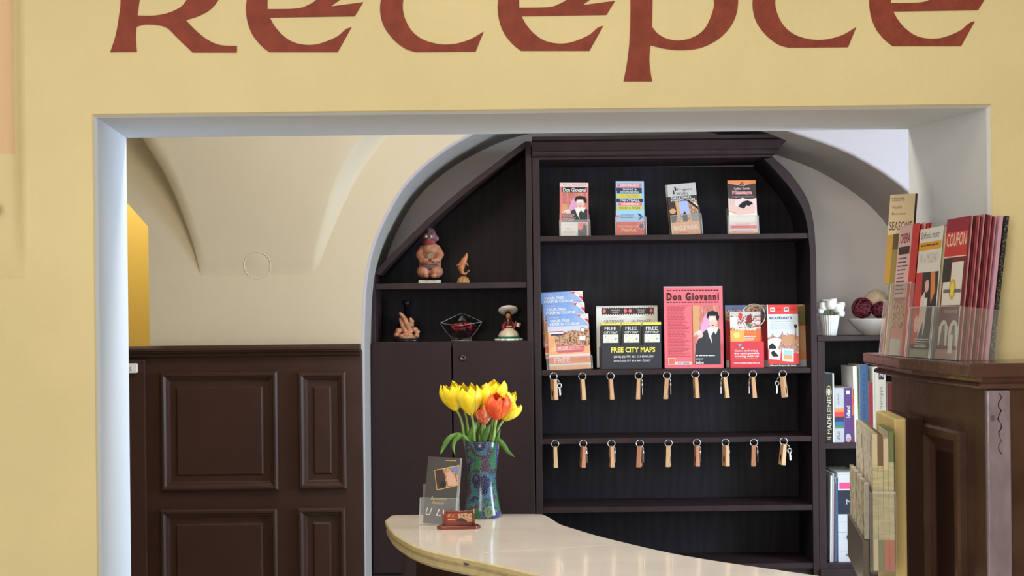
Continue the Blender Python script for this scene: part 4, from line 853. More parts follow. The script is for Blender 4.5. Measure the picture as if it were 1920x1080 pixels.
# landscape brochure behind, with the silver ring and the folklore and ecotours leaflets
yy = YB + .075; s_ = F / yy
c = Card(150, 117, 1 / s_, .003, M('brochure_red', (176, 42, 44)), paper)
c.rect(0, 0, 150, 30, town).rect(0, 0, 40, 10, M('dusk_print', (92, 104, 140))).poly([(68, 8), (74, -3 + 4), (76, 8), (88, 6), (88, 30), (66, 30)], M('stone_print', (120, 122, 116))).rect(70, 14, 73, 18, black).rect(78, 14, 81, 18, black).rect(132, 4, 150, 40, M('olive_print', (120, 108, 56))).rect(132, 40, 150, 104, orange).rect(0, 104, 150, 117, greyp).poly([(132, 40), (150, 50), (150, 90), (132, 80)], tan)
o = c.put('tour_brochure', (U(1437, 690, s_)[0], yy, zB_ + .001), tilt=math.radians(4)); tag(o, 'wide dark red tour brochure with town photo, behind the folklore and ecotours leaflets', 'brochure')
yr = YB + .062; sr = F / yr; xx, zz = at(1413, 592, sr)
t = tag(MB().tube([(.041 * math.cos(a), 0, .041 * math.sin(a)) for a in [2 * PI * j / 40 for j in range(40)]], .0028, steel, 8, closed=True).build('metal_ring', smooth=True, loc=(xx, yr, zz)), 'large silver ring showing above the Czech Folklore leaflets', 'ring')
yf = YB + .035; sf = F / yf
def d_folk(c):
    c.rect(0, 0, 50, 34, crowd).rect(0, 0, 50, 8, greyp).rect(0, 10, 14, 30, paper).poly([(16, 3), (21, 1), (24, 6), (22, 14), (16, 12)], redp).poly([(32, 8), (40, 4), (42, 20), (30, 24)], maroon).ell(36, 26, 4, 4, greenp)
    c.rect(0, 34, 50, 62, M('hot_orange_print', (238, 112, 60))).rect(0, 36, 26, 58, M('amber_print', (244, 176, 84))).ell(12, 44, 6, 6, M('amber_light_print', (248, 206, 130)))
    c.text('Czech', 3, 22, 30, 28, whiteink, .02, shear=.3).text('Folklore', 8, 29, 48, 36, whiteink, .025, shear=.3).text('evening & dancing', 8, 38, 48, 40.5, gold).lines(26, 46, 48, 56, 3, whiteink, .55).rect(0, 58, 50, 104, redp)
for d in range(4, -1, -1):
    c = Card(50, 104, 1 / sf, .003, paper, M('leaf_edge', (206, 120, 100)))
    d_folk(c)
    o = c.put('folklore_leaflet', (U(1396 + 2.6 * d, 690, sf)[0], yf + .005 * d, zB_ + .004), tilt=math.radians(5)); tag(o, ['front', 'second', 'third', 'fourth', 'rearmost'][d] + ' red and orange Czech Folklore leaflet in the red card box', 'leaflet', 'folklore leaflets in the red box')
c = Card(63, 49, 1 / sf, .001, M('box_red', (214, 60, 72)), redp)
c.ell(23, 12, 3, 3, greenp).ell(23, 12, 1.8, 1.8, whiteink).poly([(14, 6), (19, 3), (22, 6), (17, 9)], sky).text('Come and enjoy', 8, 15, 52, 19.5, whiteink, .02).text('the unforgettable', 7, 20, 54, 24.5, whiteink, .02).text('evening with us!', 8, 25, 53, 30, whiteink, .02).lines(10, 31, 52, 33, 1, gold, .5).text('www.folkloregarden.cz', 6, 38, 55, 42, whiteink, .015)
t = thing('card_box', (U(1401, 690, sf)[0], yf - .003, zB_ + .0005), 'red card leaflet box reading Come and enjoy the unforgettable evening with us', 'leaflet box')
c.b.build('front_panel', t); hw = 31.5 / sf
MB().box(-hw, -hw + .001, .001, .03, 0, 48 / sf, redp).box(hw - .001, hw, .001, .03, 0, 48 / sf, M('box_side', (236, 190, 190))).box(-hw, hw, .029, .03, 0, 60 / sf, redp).build('box', t)
c = Card(58, 118, 1 / sf, .006, M('eco_pale', (212, 214, 222)), redp)
c.rect(2, 0, 58, 18, M('eco_red', (222, 62, 56))).rect(6, 5, 15, 13, pinkw).rect(7.5, 8, 13.5, 11, greyink).rect(32, 5, 41, 13, pinkw).rect(33.5, 7, 39.5, 11, greyink).lines(17, 6, 29, 12, 3, maroon, .4).lines(43, 6, 54, 12, 3, maroon, .4)
c.text('ecotours', 4, 21.5, 47, 28, M('eco_blue', (70, 80, 110)), .02).text('cz', 49, 23, 55, 28, lblue).text('New ways of seeing Prague', 8, 30, 50, 32.5, greyink).lines(6, 35, 54, 47, 6, greyp, .4)
c.poly([(0, 62), (6, 60), (10, 54), (12, 60), (20, 62), (26, 56), (28, 50), (30, 58), (36, 56), (38, 52), (40, 58), (58, 60), (58, 96), (0, 96)], photo('roofs_print', [(60, 44, 50), (206, 150, 130), (150, 110, 100), (226, 206, 200)], 110))
c.poly([(0, 66), (14, 62), (26, 66), (18, 84), (0, 82)], paper).poly([(1, 78), (8, 72), (16, 80), (14, 84), (2, 84)], black).poly([(26, 60), (46, 56), (58, 60), (58, 72), (30, 76)], M('brick_roof_print', (196, 142, 104))).rect(52.5, 42, 53.5, 66, black).ell(53, 41, 3, 3.5, black)
c.poly([(0, 86), (26, 92), (58, 92), (58, 112), (0, 112)], M('eco_red', (222, 62, 56))).poly([(3, 83), (24, 84), (22, 104), (1, 102)], whiteink).poly([(5, 90), (10, 86), (16, 92), (20, 98), (8, 98)], black).poly([(27, 82), (48, 84), (47, 108), (26, 106)], whiteink).poly([(29, 85), (46, 87), (45, 96), (29, 95)], lblue).poly([(29, 95), (45, 96), (45, 104), (28, 103)], tan).rect(0, 112, 58, 118, darkbrown).text('different Prague city tours', 2, 113, 52, 116.5, whiteink, .015)
o = c.put('ecotours_leaflet', (U(1470, 690, sf)[0], yf, zB_ + .001), tilt=math.radians(5)); tag(o, 'red and pale blue ecotours leaflet with town roofs, rightmost on its shelf', 'leaflet')

# ================================================================== COUNTER
ZC = EYE - .55
def C(px, py, dz=.55):
    x_, z_ = U(px, py); s = -z_ / dz; return (x_ / s, F / s)
far = [C(733, 966.5), C(760, 965), C(870, 964), C(1000, 963.5), C(1022, 966), C(1036, 973), C(1052, 983), C(1080, 992), C(1120, 1004), C(1180, 1019), C(1260, 1037), C(1350, 1052.5), C(1450, 1067), C(1540, 1080)]
near = [C(722, 975), C(727, 985), C(738, 1000), C(770, 1020), C(806, 1033), C(840, 1041), C(876, 1048), C(946, 1063), C(1003, 1077)]
far_s = spline(far, 3); near_s = spline(near, 3)
tail_f = [(.70, 2.695), (.712, 2.60), (.70, 2.50), (.69, 2.2)]
tail_n = [(.685, 2.16), (.5, 2.27), (.35, 2.41), (.2, 2.60), (.11, 2.72)]
outline = near_s[::1][:1] + far_s + tail_f + tail_n + near_s[::-1][:-1]
top_m = mat('glossy_cream_top', (236, 220, 204), .14, var=.04, vscale=8, coat=.4); edge_m = mat('cream_edge_paint', (222, 202, 152), .35, bump=.1, bscale=40, var=.08, vscale=30)
def inset(poly, d):
    n = len(poly); out = []; A = sum(poly[i][0] * poly[(i + 1) % n][1] - poly[(i + 1) % n][0] * poly[i][1] for i in range(n)); sg = 1 if A > 0 else -1
    for i in range(n):
        a, c_ = Vector(poly[i - 1]), Vector(poly[(i + 1) % n]); t_ = (c_ - a).normalized(); out.append((poly[i][0] - sg * t_.y * d, poly[i][1] + sg * t_.x * d))
    return out
desk = thing('reception_counter', (0, 0, 0), 'curved cream reception counter with moulded edge on a dark base', 'counter')
b = MB()
lay = [(.003, ZC), (0, ZC - .003), (0, ZC - .013), (.003, ZC - .016), (.008, ZC - .0175), (.008, ZC - .020), (.004, ZC - .022), (.003, ZC - .034), (.008, ZC - .040), (.02, ZC - .041)]
rows = []
for d, z in lay:
    q = inset(outline, d); rows.append([(p[0], p[1], z) for p in q] + [(q[0][0], q[0][1], z)])
b.grid(rows, edge_m)
q = inset(outline, .003); tt = tessellate_polygon([[Vector((p[0], p[1], 0)) for p in q]]); b.add([(p[0], p[1], ZC) for p in q], [tuple(i) for i in tt], top_m)
q = inset(outline, .02); b.add([(p[0], p[1], ZC - .041) for p in q], [tuple(i) for i in tessellate_polygon([[Vector((p[0], p[1], 0)) for p in q]])], edge_m)
b.build('worktop', desk)
a1, a2 = C(1000, 1031), C(1150, 1021.5)
a0 = (a1[0] - (a2[0] - a1[0]) * .9, a1[1] - (a2[1] - a1[1]) * .9); dv = Vector((a2[0] - a1[0], a2[1] - a1[1])).normalized(); nv = Vector((-dv.y, dv.x)) * .0011
MB().add([(a1[0] - dv.x * .12 - nv.x, a1[1] - dv.y * .12 - nv.y, ZC + .0002), (a2[0] - nv.x, a2[1] - nv.y, ZC + .0002), (a2[0] + nv.x, a2[1] + nv.y, ZC + .0002), (a1[0] - dv.x * .12 + nv.x, a1[1] - dv.y * .12 + nv.y, ZC + .0002)], [(0, 1, 2, 3)], mat('pale_seam', (246, 240, 228), .3)).build('seam', desk)
MB().add([(C(868, 1052)[0], C(868, 1052)[1] - .001, ZC - .002), (C(880, 1055)[0], C(880, 1055)[1] - .001, ZC - .002), (C(878, 1056)[0], C(878, 1056)[1] - .001, ZC - .006), (C(871, 1055)[0], C(871, 1055)[1] - .001, ZC - .006)], [(0, 1, 2, 3)], darkbrown).build('chip', desk)
bp_ = inset(outline, .085); b = MB(); n = len(bp_); b.grid([[(p[0], p[1], 0) for p in bp_ + bp_[:1]], [(p[0], p[1], ZC - .041) for p in bp_ + bp_[:1]]], panelw); b.build('base', desk)

# vase with tulips
vx, vy = C(906, 973); vy = vy + .045; vx = 905 and (U(905, 972, F / vy)[0])
def crackle():
    m = mat('mosaic_glass', (60, 90, 80), .16); nt = m.node_tree; N = nt.nodes; L = nt.links
    tc = N.new('ShaderNodeTexCoord'); no = N.new('ShaderNodeTexNoise'); no.inputs['Scale'].default_value = 13; no.inputs['Detail'].default_value = 1
    vo = N.new('ShaderNodeTexVoronoi'); vo.feature = 'DISTANCE_TO_EDGE'; vo.inputs['Scale'].default_value = 190
    v2 = N.new('ShaderNodeTexVoronoi'); v2.inputs['Scale'].default_value = 190
    for q in (no, vo, v2): L.new(tc.outputs['Object'], q.inputs[0])
    ad = N.new('ShaderNodeMath'); ad.operation = 'MULTIPLY_ADD'; ad.inputs[1].default_value = .05; L.new(v2.outputs['Color'], ad.inputs[0]); L.new(no.outputs[0], ad.inputs[2])
    r = N.new('ShaderNodeValToRGB'); r.color_ramp.interpolation = 'CONSTANT'
    cs = [(0.0, (24, 26, 60)), (.40, (34, 96, 110)), (.47, (62, 40, 58)), (.53, (36, 104, 58)), (.60, (44, 40, 112)), (.66, (110, 120, 50)), (.71, (24, 90, 62)), (.76, (70, 44, 40))]
    while len(r.color_ramp.elements) < len(cs): r.color_ramp.elements.new(.5)
    for e, (p, c_) in zip(r.color_ramp.elements, cs): e.position = p; e.color = (*lin(c_), 1)
    L.new(ad.outputs[0], r.inputs[0]); mr = N.new('ShaderNodeMapRange'); mr.inputs[1].default_value = .02; mr.inputs[2].default_value = .055; L.new(vo.outputs['Distance'], mr.inputs[0])
    mx = N.new('ShaderNodeMix'); mx.data_type = 'RGBA'; L.new(mr.outputs[0], mx.inputs[0]); mx.inputs[6].default_value = (*lin((112, 112, 128)), 1); L.new(r.outputs[0], mx.inputs[7])
    L.new(mx.outputs[2], N['Principled BSDF'].inputs['Base Color']); return m
vm = crackle()
t = thing('mosaic_vase', (vx, vy, ZC), 'waisted mosaic glass vase in green, blue and brown on the counter', 'vase')
kv = vy / F
prof = [(0, 0), (32, 0), (35, 1.5), (35, 7), (32, 22), (28.5, 40), (26.5, 62), (27, 85), (29.5, 108), (32.5, 128), (33.5, 141), (32, 143), (31, 141), (29, 120), (25, 85), (0, 60)]
MB().lathe([(a * kv, c_ * kv) for a, c_ in prof], vm, 48, cap=False).build('vase_body', t, smooth=True)
tul_y = photo('yellow_petal', [(250, 200, 10), (255, 224, 30), (255, 232, 90)], 60, (1, 1, .3)); tul_o = photo('orange_petal', [(232, 60, 24), (240, 84, 40), (246, 130, 60)], 70, (1, 1, .3)); tul_p = photo('pink_petal', [(244, 150, 120), (232, 90, 60), (248, 200, 150)], 90, (1, 1, .3))
for m_ in (tul_y, tul_o, tul_p):
    bs = m_.node_tree.nodes['Principled BSDF']; bs.inputs['Subsurface Weight'].default_value = .15; bs.inputs['Subsurface Radius'].default_value = (.01, .006, .002); bs.inputs['Subsurface Scale'].default_value = .5
stemg = mat('tulip_stem', (150, 182, 92), .4); leafg = mat('tulip_leaf', (98, 142, 56), .4, var=.25, vscale=30, stretch=(4, 4, .6))
def tulip(px, py, hgt, wid, dy, tiltx, tilty, m, label, seed, flare=0.0):
    yy = vy + dy; s_ = F / yy; x_, z_ = at(px, py, s_)             # base of the bloom
    t_ = thing('tulip', (x_, yy, z_), label, 'flower', 'tulips in the mosaic vase')
    h = hgt * 1.0 / s_; R = wid * 1.16 / 2 / s_; random.seed(seed); g = MB()
    for k_ in range(6):
        inner = k_ % 2; a0 = k_ * PI / 3 + random.uniform(-.12, .12) + seed; hh = h * random.uniform(.9, 1.06) * (.97 if inner else 1); rr_ = R * (.86 if inner else 1.0); fl = flare + random.uniform(0, .16); rows = []
        for i in range(13):
            v = i / 12; q = .22 + .78 * math.sin(min(1, v * 1.55) * PI / 2) if v < .65 else 1 - .42 * ((v - .65) / .35) ** 1.6 + fl * ((v - .65) / .35)
            rad = rr_ * q; hw_ = (.62 * math.sin(PI * min(.5, v * .85 + .06)) ** .8) * (1 if v < .62 else max(.0, 1 - ((v - .62) / .38) ** 2.0)) * 1.45 + .01
            row = []
            for j in range(9):
                u = (j - 4) / 4; a = a0 + u * hw_; rj = rad * (1 + .05 * (1 - abs(u)) - .05 * u * u); row.append((rj * math.cos(a), rj * math.sin(a), hh * v - .04 * h * u * u * v + (.015 * h * math.sin(u * 9 + k_) * v)))
            rows.append(row)
        g.grid(rows, m)
    o = g.build('bloom', t_, smooth=True); o.rotation_euler = (tiltx, tilty, 0)
    # stem down into the vase
    bx_ = (vx - x_) * .62; by = (vy - yy) * .62; bz = ZC + .12 - z_; ax = -math.sin(tilty) * .03
    pts = spline([(0, 0, .002), (ax + bx_ * .12, by * .1, -.03), (bx_ * .55, by * .5, bz * .55), (bx_ * .9, by * .9, bz * .85), (bx_ * 1.0, by, bz)], 5)
    MB().tube(pts, .0034, stemg, 8).build('stem', t_, smooth=True); return t_
T_ = [(856, 770, 54, 36, -.010, .05, -.30, tul_y, 'yellow tulip at the far left, leaning outward', 1), (884, 778, 58, 42, -.030, .1, -.12, tul_y, 'large yellow tulip, second from the left at the front', 2, .0),
      (868, 764, 42, 30, .020, 0, -.2, tul_y, 'yellow tulip half hidden behind the two left ones', 3), (896, 764, 40, 34, .030, -.05, 0.0, tul_p, 'salmon pink tulip peeping out at the back centre', 4),
      (906, 768, 46, 30, -.005, .02, .06, tul_y, 'narrow yellow tulip left of the orange one', 5), (931, 787, 50, 43, -.040, .14, .08, tul_o, 'open orange-red tulip at the front right', 6, -.1), (908, 796, 38, 34, -.005, .1, -.05, tul_p, 'peach tulip with yellow base, lowest at the centre', 7),
      (926, 762, 48, 42, .020, 0, .04, tul_y, 'tall yellow tulip at the top right of the bunch', 8, .2), (938, 772, 46, 36, .012, 0, .35, tul_y, 'yellow tulip behind the orange one at the right', 9, .15), (945, 788, 44, 34, -.006, .05, .50, tul_y, 'yellow open tulip at the far right, leaning outward', 10, .25)]
for a in T_: tulip(*a)
def leaf(pts, wd, name='leaf', parent=None, loc=(0, 0, 0), m=leafg, tw=0):
    pts = [Vector(p) for p in spline(pts, 6)]; n = len(pts); rows = []
    for i, p in enumerate(pts):
        t_ = (pts[min(n - 1, i + 1)] - pts[max(0, i - 1)]).normalized(); sd = t_.cross(Vector((0, 1, .15))).normalized(); v = i / (n - 1); w_ = wd * max(.02, math.sin(PI * min(1, .12 + v * .88)) ** .8); nn = sd.cross(t_).normalized()
        rows.append([p - sd * w_ + nn * w_ * .35, p, p + sd * w_ + nn * w_ * .35])
    g = MB(); g.grid(rows, m); o = g.build(name, parent, smooth=True); sd_ = o.modifiers.new('s', 'SOLIDIFY'); sd_.thickness = .0008; return o
bou = thing('loose_tulip_leaves', (vx, vy, ZC), 'green tulip leaves rising and drooping over the rim of the mosaic vase', 'leaves')
def vp(px, py, dy=0): a, c_ = at(px, py, F / (vy + dy)); return (a - vx, dy, c_ - ZC)
for pts, w_ in [([vp(885, 838, -.01), vp(872, 822, -.03), vp(858, 817, -.035), vp(842, 823, -.04), vp(831, 840, -.045), vp(826, 852, -.05)], .0085), ([vp(885, 836, -.02), vp(868, 818, -.035), vp(855, 824, -.04), vp(850, 838, -.045), vp(853, 853, -.05)], .006),
                ([vp(920, 838, -.02), vp(932, 826, -.035), vp(942, 833, -.04), vp(953, 848, -.045), vp(965, 857, -.05)], .0075), ([vp(884, 840, -.02), vp(882, 820, -.022), vp(888, 805, -.022), vp(893, 790, -.015)], .011), ([vp(904, 842, -.01), vp(908, 822, -.016), vp(914, 806, -.018), vp(919, 796, -.018)], .009), ([vp(928, 840, -.02), vp(932, 822, -.02), vp(938, 804, -.02)], .006), ([vp(895, 842, .02), vp(898, 815, .02), vp(904, 798, .02)], .010), ([vp(884, 842, .01), vp(876, 815, .015), vp(870, 795, .02)], .006)]:
    leaf(pts, w_, 'leaf', bou)

# hotel leaflet in holder and card holder
hx, hy = C(822, 985); s_ = F / hy
lf = Card(66, 125, 1 / s_, .002, M('dark_grey_gloss', (74, 70, 66), .18), greyp)
lf.poly([(63, 0), (66, 0), (66, 125), (60, 125)], M('grey_gloss_edge', (150, 148, 146), .2)).rect(34, 5, 56, 6.2, gold).poly([(14, 25), (62, 13), (62, 52), (22, 63)], gold).poly([(15.5, 26), (61, 15), (61, 51), (23, 61)], town).poly([(42, 19.5), (61, 15), (61, 32)], M('blue_dusk_print', (120, 130, 180))).poly([(15.5, 26), (30, 22), (38, 40), (36, 58), (23, 61)], darkbrown).poly([(27, 56), (30, 46), (37, 44), (40, 50), (39, 57)], black).poly([(38, 30), (46, 24), (58, 40), (59, 51), (44, 54)], M('stone_lit_print', (214, 170, 148)))
lf.text('Restaurace', 12, 75, 42, 81, gold, shear=.35).text('Pension', 15, 83, 38, 89, gold, shear=.35).text('U', 4, 96, 16, 110, whiteink, shear=.3).text('L', 24, 98, 34, 110, whiteink, shear=.3)
o = lf.put('hotel_leaflet', (hx + .004, hy - .002, ZC + .004), rz=math.radians(-12), tilt=math.radians(12), roll=math.radians(2)); tag(o, 'dark grey pension leaflet with gold lettering standing on the counter', 'leaflet')
holder(.104, .072, .022, (hx, hy - .004, ZC + .001), 'clear acrylic holder around the dark pension leaflet on the counter', rz=math.radians(-12), tilt=math.radians(8), back=.11)
cx_, cy_ = C(860, 990); rw = mat('reddish_wood', (128, 56, 38), .25, var=.25, vscale=40, stretch=(.5, 2, 2), coat=.3)
t = thing('card_holder', (cx_, cy_, ZC), 'small reddish wooden business card holder on the counter in front of the vase', 'card holder', rz=.06)
MB().prism_z([(-.058, -.012), (-.046, -.026), (.046, -.026), (.058, -.012), (.050, .020), (-.050, .020)], 0, .008, rw).build('base', t, bevel=.0015)
for sx in (-1, 1):
    pr = [(-.014, .008), (-.018, .022), (-.014, .040), (-.004, .050), (.006, .052), (.012, .040), (.014, .008)]
    g = MB(); n = len(pr); vs = [(sx * .040 + d, a, c_) for d in (-.003, .003) for a, c_ in pr]; g.add(vs, [tuple(range(n))[::-1], tuple(n + i for i in range(n))] + [(i, (i + 1) % n, n + (i + 1) % n, n + i) for i in range(n)], rw); g.build('side_board', t, bevel=.0012)
MB().box(-.037, .037, -.012, -.009, .008, .018, rw).build('front_rail', t, bevel=.001)
MB().box(-.037, .037, .010, .0125, .008, .042, rw).build('back_rail', t, bevel=.001)
cc = Card(52, 28, .0014, .004, M('photo_card_red', (150, 66, 50), .25), paper); cc.rect(26, 0, 52, 28, town).text('U', 6, 6, 11, 12, gold, shear=.3).text('L', 14, 6, 18, 12, gold, shear=.3).rect(6, 16, 20, 17.5, gold).ell(31, 22, 9, 8, darkbrown)
o = cc.put('business_cards', (cx_, cy_ - .004, ZC + .0085), rz=.06, tilt=.45); tag(o, 'stack of red-brown business cards in the small wooden holder', 'cards')

# ================================================================== PILASTER WITH LEDGE (right jamb)
def rot2(p): return p
ZL = EYE - .0725
pil = thing('panelled_pier', (0, 0, 0), 'brown wooden pier with moulded ledge and panelled side against the right jamb', 'pier')
body = [(.710, 1.95), (.702, 2.20), (.722, 2.47), (.7765, 2.50), (.7765, 2.098), (1.15, 2.098), (1.15, 1.95)]
MB().prism_z(body, 0, ZL - .038, pilw).build('body', pil, bevel=.002)
cap = [(.683, 1.935), (.668, 2.24), (.698, 2.58), (.775, 2.58), (.7755, 2.0985), (1.2, 2.0985), (1.2, 1.935)]
def capin(d): return [(cap[0][0] + d, cap[0][1] + d * .6), (cap[1][0] + d, cap[1][1]), (cap[2][0] + d, cap[2][1] - d), cap[3][:1] + (cap[3][1] - d,), cap[4], cap[5], (cap[6][0], cap[6][1] + d * .6)]
g = MB(); rows = []
for d, z in [(.004, 0), (.001, -.001), (0, -.004), (0, -.017), (.001, -.020), (.004, -.0215), (.022, -.022), (.022, -.029), (.018, -.032), (.016, -.035), (.017, -.038), (.020, -.0395), (.026, -.041)]:
    q = capin(d); rows.append([(p[0], p[1], ZL + z) for p in q] + [(q[0][0], q[0][1], ZL + z)])
g.grid(rows, ledgew); q = capin(.004); g.prism_z(q, ZL - .0005, ZL, ledgew); g.build('ledge', pil)
# worn front stile, bluish sheen put into its colour, panel on the side face
g = MB(); g.box(.711, .7465, 1.943, 1.952, 0, ZL - .041, mat('worn_sheen_stile', (158, 144, 160), .22, bump=.6, bscale=45, var=.3, vscale=18, bdist=.004, stretch=(1, 1, .4))); stl = g.build('stile', pil, bevel=.0025)
g = MB(); random.seed(11); rows = []
for k_ in range(15):
    z_ = EYE - .118 - .0065 * k_; x_ = .7295 + .0022 * math.sin(k_ * 1.9) + random.uniform(-.0012, .0012); w_ = random.uniform(.0004, .0012); rows.append([(x_ - w_, 1.9426, z_), (x_ + w_, 1.9426, z_)])
g.grid(rows, black); cz_ = EYE - .155; g.add([(.719 + .0035 * math.cos(a), 1.9427, cz_ + .005 * math.sin(a)) for a in [2 * PI * q / 14 for q in range(14)]], [tuple(range(14))], mat('knot', (104, 88, 96), .35)); g.build('paint_crack', stl)
def sidep(d, z, out): # along the side face from front corner to middle corner
    a, c_ = Vector(body[0]), Vector(body[1]); t_ = (c_ - a).normalized(); p = a + t_ * d; nrm = Vector((-t_.y, t_.x)); p = p + nrm * out; return (p.x, p.y, z)
g = MB(); zt_ = EYE - .182; rows = []
for ins, out in [(0, 0), (0, .010), (.004, .014), (.016, .014), (.020, .010), (.024, .006), (.034, .001), (.040, .0008)]:
    d0, d1 = .075 + ins, .245 - ins; z1_ = zt_ - ins; z0_ = .35 + ins; rows.append([sidep(d0, z0_, out), sidep(d1, z0_, out), sidep(d1, z1_, out), sidep(d0, z1_, out), sidep(d0, z0_, out)])
g.grid(rows, pilw); i_ = .040; g.add([sidep(.075 + i_, .35 + i_, .0008), sidep(.245 - i_, .35 + i_, .0008), sidep(.245 - i_, zt_ - i_, .0008), sidep(.075 + i_, zt_ - i_, .0008)], [(0, 1, 2, 3)], mat('dark_panel_wood', (40, 22, 20), .4)); g.build('side_panel', pil)

# ---- leaflets on the ledge: one rack with pockets facing the opening
rack = thing('ledge_leaflet_rack', (0, 0, 0), 'clear acrylic rack with leaflets on the brown ledge at the right', 'leaflet rack')
pk = [((.702, 2.040), (.695, 2.148)), ((.695, 2.152), (.689, 2.260)), ((.689, 2.264), (.685, 2.372)), ((.692, 2.376), (.704, 2.474))]
lead_tilt = math.radians(5)
def lframe(i): 
    (xa, ya), (xb, yb) = pk[i]; mid = Vector(((xa + xb) / 2, (ya + yb) / 2)); u = Vector((xa - xb, ya - yb)).normalized(); return mid, math.atan2(u.y, u.x)
golde = clear('warm_acrylic_edge', .3, (240, 226, 180), .35)
def ledge_stack(i, n, name, cover, wpx, hgt, labels, edges, gap=.0035, thick=.0016, lift=0.001, group='', off=0.0):
    mid, rz = lframe(i)
    nrm = Vector((math.cos(rz + PI / 2), math.sin(rz + PI / 2)))
    for k_ in range(n):
        h_ = hgt * (1 + (random.random() - .5) * .02 * (k_ > 0)); c = Card(wpx, h_ / .001, .001, thick, paper, edges[k_ % len(edges)])
        if k_ == 0: cover(c)
        else: c.rect(0, 0, wpx, h_ / .001, edges[k_ % len(edges)])
        p = mid + nrm * (off + .002 + gap * k_)
        o = c.put(name, (p.x, p.y, ZL + lift), rz=rz, tilt=lead_tilt + .014 + .001 * k_); tag(o, labels(k_), 'leaflet', group)
nth = ['front', 'second', 'third', 'fourth', 'fifth', 'sixth', 'seventh', 'eighth', 'ninth', 'tenth', 'eleventh', 'rearmost']
def cov_coupon(c):
    H_ = c.H; c.W = 88; c.rect(0, 0, 88, H_, M('coupon_brown', (116, 46, 44))).rect(0, 0, 88, 62, M('coupon_red', (206, 62, 62))).rect(0, 0, 88, 22, M('coupon_wine', (150, 36, 60))).text('COUPON', 6, 24, 84, 46, M('coupon_cream', (244, 216, 196)), .01).rect(0, 62, 88, 64, pinkw)
    c.rect(0, 66, 30, 104, charcoal).rect(36, 72, 82, 142, paper).rect(6, 104, 82, 142, paper).ell(46, 116, 14, 17, gold).rect(10, 116, 80, 122, greyink).ell(46, 116, 8, 12, yel).text('NOVA TVOJ', 24, 150, 74, 156, pinkw)
    for q in (5, 46): c.ell(q + 19, 186, 18, 20, paper).rect(q + 1, 176, q + 37, 208, paper).poly([(q + 6, 208), (q + 14, 176), (q + 24, 172), (q + 30, 208)], greyink)
    c.rect(0, 214, 88, H_, M('taupe_print', (176, 146, 140))).rect(50, 190, 66, 220, paper)
def cov_silver(c):
    H_ = c.H; c.rect(0, 0, 100, H_, charcoal).rect(0, 0, 100, 76, paper).text('Sinfonic music', 6, 6, 90, 18, navy, shear=.25).rect(0, 24, 100, 38, M('ochre_band', (226, 170, 50))).lines(10, 28, 92, 34, 1, maroon).text('W. A. MOZART', 10, 44, 92, 60, greyp).rect(0, 76, 100, 200, charcoal)
    c.poly([(0, 76), (30, 76), (34, 150), (20, 200), (0, 200)], M('scarlet_drape', (206, 66, 62))).poly([(66, 76), (86, 76), (92, 110), (76, 130)], orange).ell(54, 100, 9, 11, skin).poly([(30, 120), (48, 108), (50, 160), (28, 190)], pinkw).poly([(46, 120), (62, 120), (58, 170), (52, 186)], paper).ell(20, 165, 11, 15, skin)
    c.lines(20, 190, 90, 206, 4, paper, .4).rect(0, 208, 100, H_, M('sage_print', (150, 150, 130))).lines(10, 212, 90, H_, 5, greyp, .3)
def cov_grid(c):
    H_ = c.H; c.rect(0, 0, 100, H_, M('pale_rose_grid', (226, 184, 184))).rect(70, 0, 100, H_, M('scarlet_edge', (206, 62, 60))).text('OPERA', 10, 14, 62, 32, maroon, .02).rect(6, 38, 64, 52, darkbrown).lines(8, 58, 64, 128, 10, navy, .35).rect(4, 130, 66, 136, M('violet_band', (170, 90, 130))).rect(6, 136, 68, 186, town).rect(0, 186, 70, H_, M('dusty_pink', (206, 140, 130))).rect(4, 205, 60, H_, greyp)
def cov_last(c):
    H_ = c.H; c.rect(0, 0, 100, H_, photo('navy_collage', [(24, 30, 60), (40, 70, 110), (180, 170, 160), (60, 40, 50)], 90)).rect(0, 0, 100, 20, M('teal_top', (30, 80, 120))).rect(0, H_ - 40, 100, H_, M('lilac_foot', (190, 170, 200)))
wine = [M('page_wine', (120, 30, 44)), M('page_pink', (206, 140, 150)), M('page_dark', (84, 22, 34)), M('page_mid', (150, 56, 70)), M('page_rose', (186, 110, 124))]
ledge_stack(0, 12, 'coupon_leaflet', cov_coupon, 88, .230, lambda k_: nth[k_] + ' red and brown COUPON leaflet of the thick fanned stack on the ledge', wine, gap=.0036, group='coupon leaflets on the ledge')
mid, rz = lframe(0); nrm = Vector((math.cos(rz + PI / 2), math.sin(rz + PI / 2)))
for k_, (mm, lb) in enumerate([(M('thick_lilac', (206, 160, 186)), 'thick pale lilac booklet behind the coupon leaflets on the ledge'), (photo('speckled_black', [(20, 20, 22), (40, 44, 44), (130, 130, 126)], 300), 'thick speckled black booklet at the back of the coupon pocket')]):
    c = Card(88, 230, .001, .006, mm, mm); p = mid + nrm * (.047 + .0075 * k_); tag(c.put('booklet', (p.x, p.y, ZL + .001), rz=rz, tilt=lead_tilt + .03 + .01 * k_), lb, 'booklet', 'thick booklets behind the coupon leaflets')
ledge_stack(1, 4, 'concert_leaflet', cov_silver, 100, .222, lambda k_: nth[k_] + ' white and black concert leaflet with ochre band, next to the coupons', [paper, M('edge_cream', (220, 206, 170)), redp], gap=.005, group='concert leaflets on the ledge')
ledge_stack(2, 5, 'programme_leaflet', cov_grid, 100, .235, lambda k_: nth[k_] + ' pink programme leaflet with date grid, third pocket on the ledge', [redp, M('edge_red', (170, 40, 44)), M('edge_pale', (226, 190, 180))], gap=.005, group='programme leaflets on the ledge')
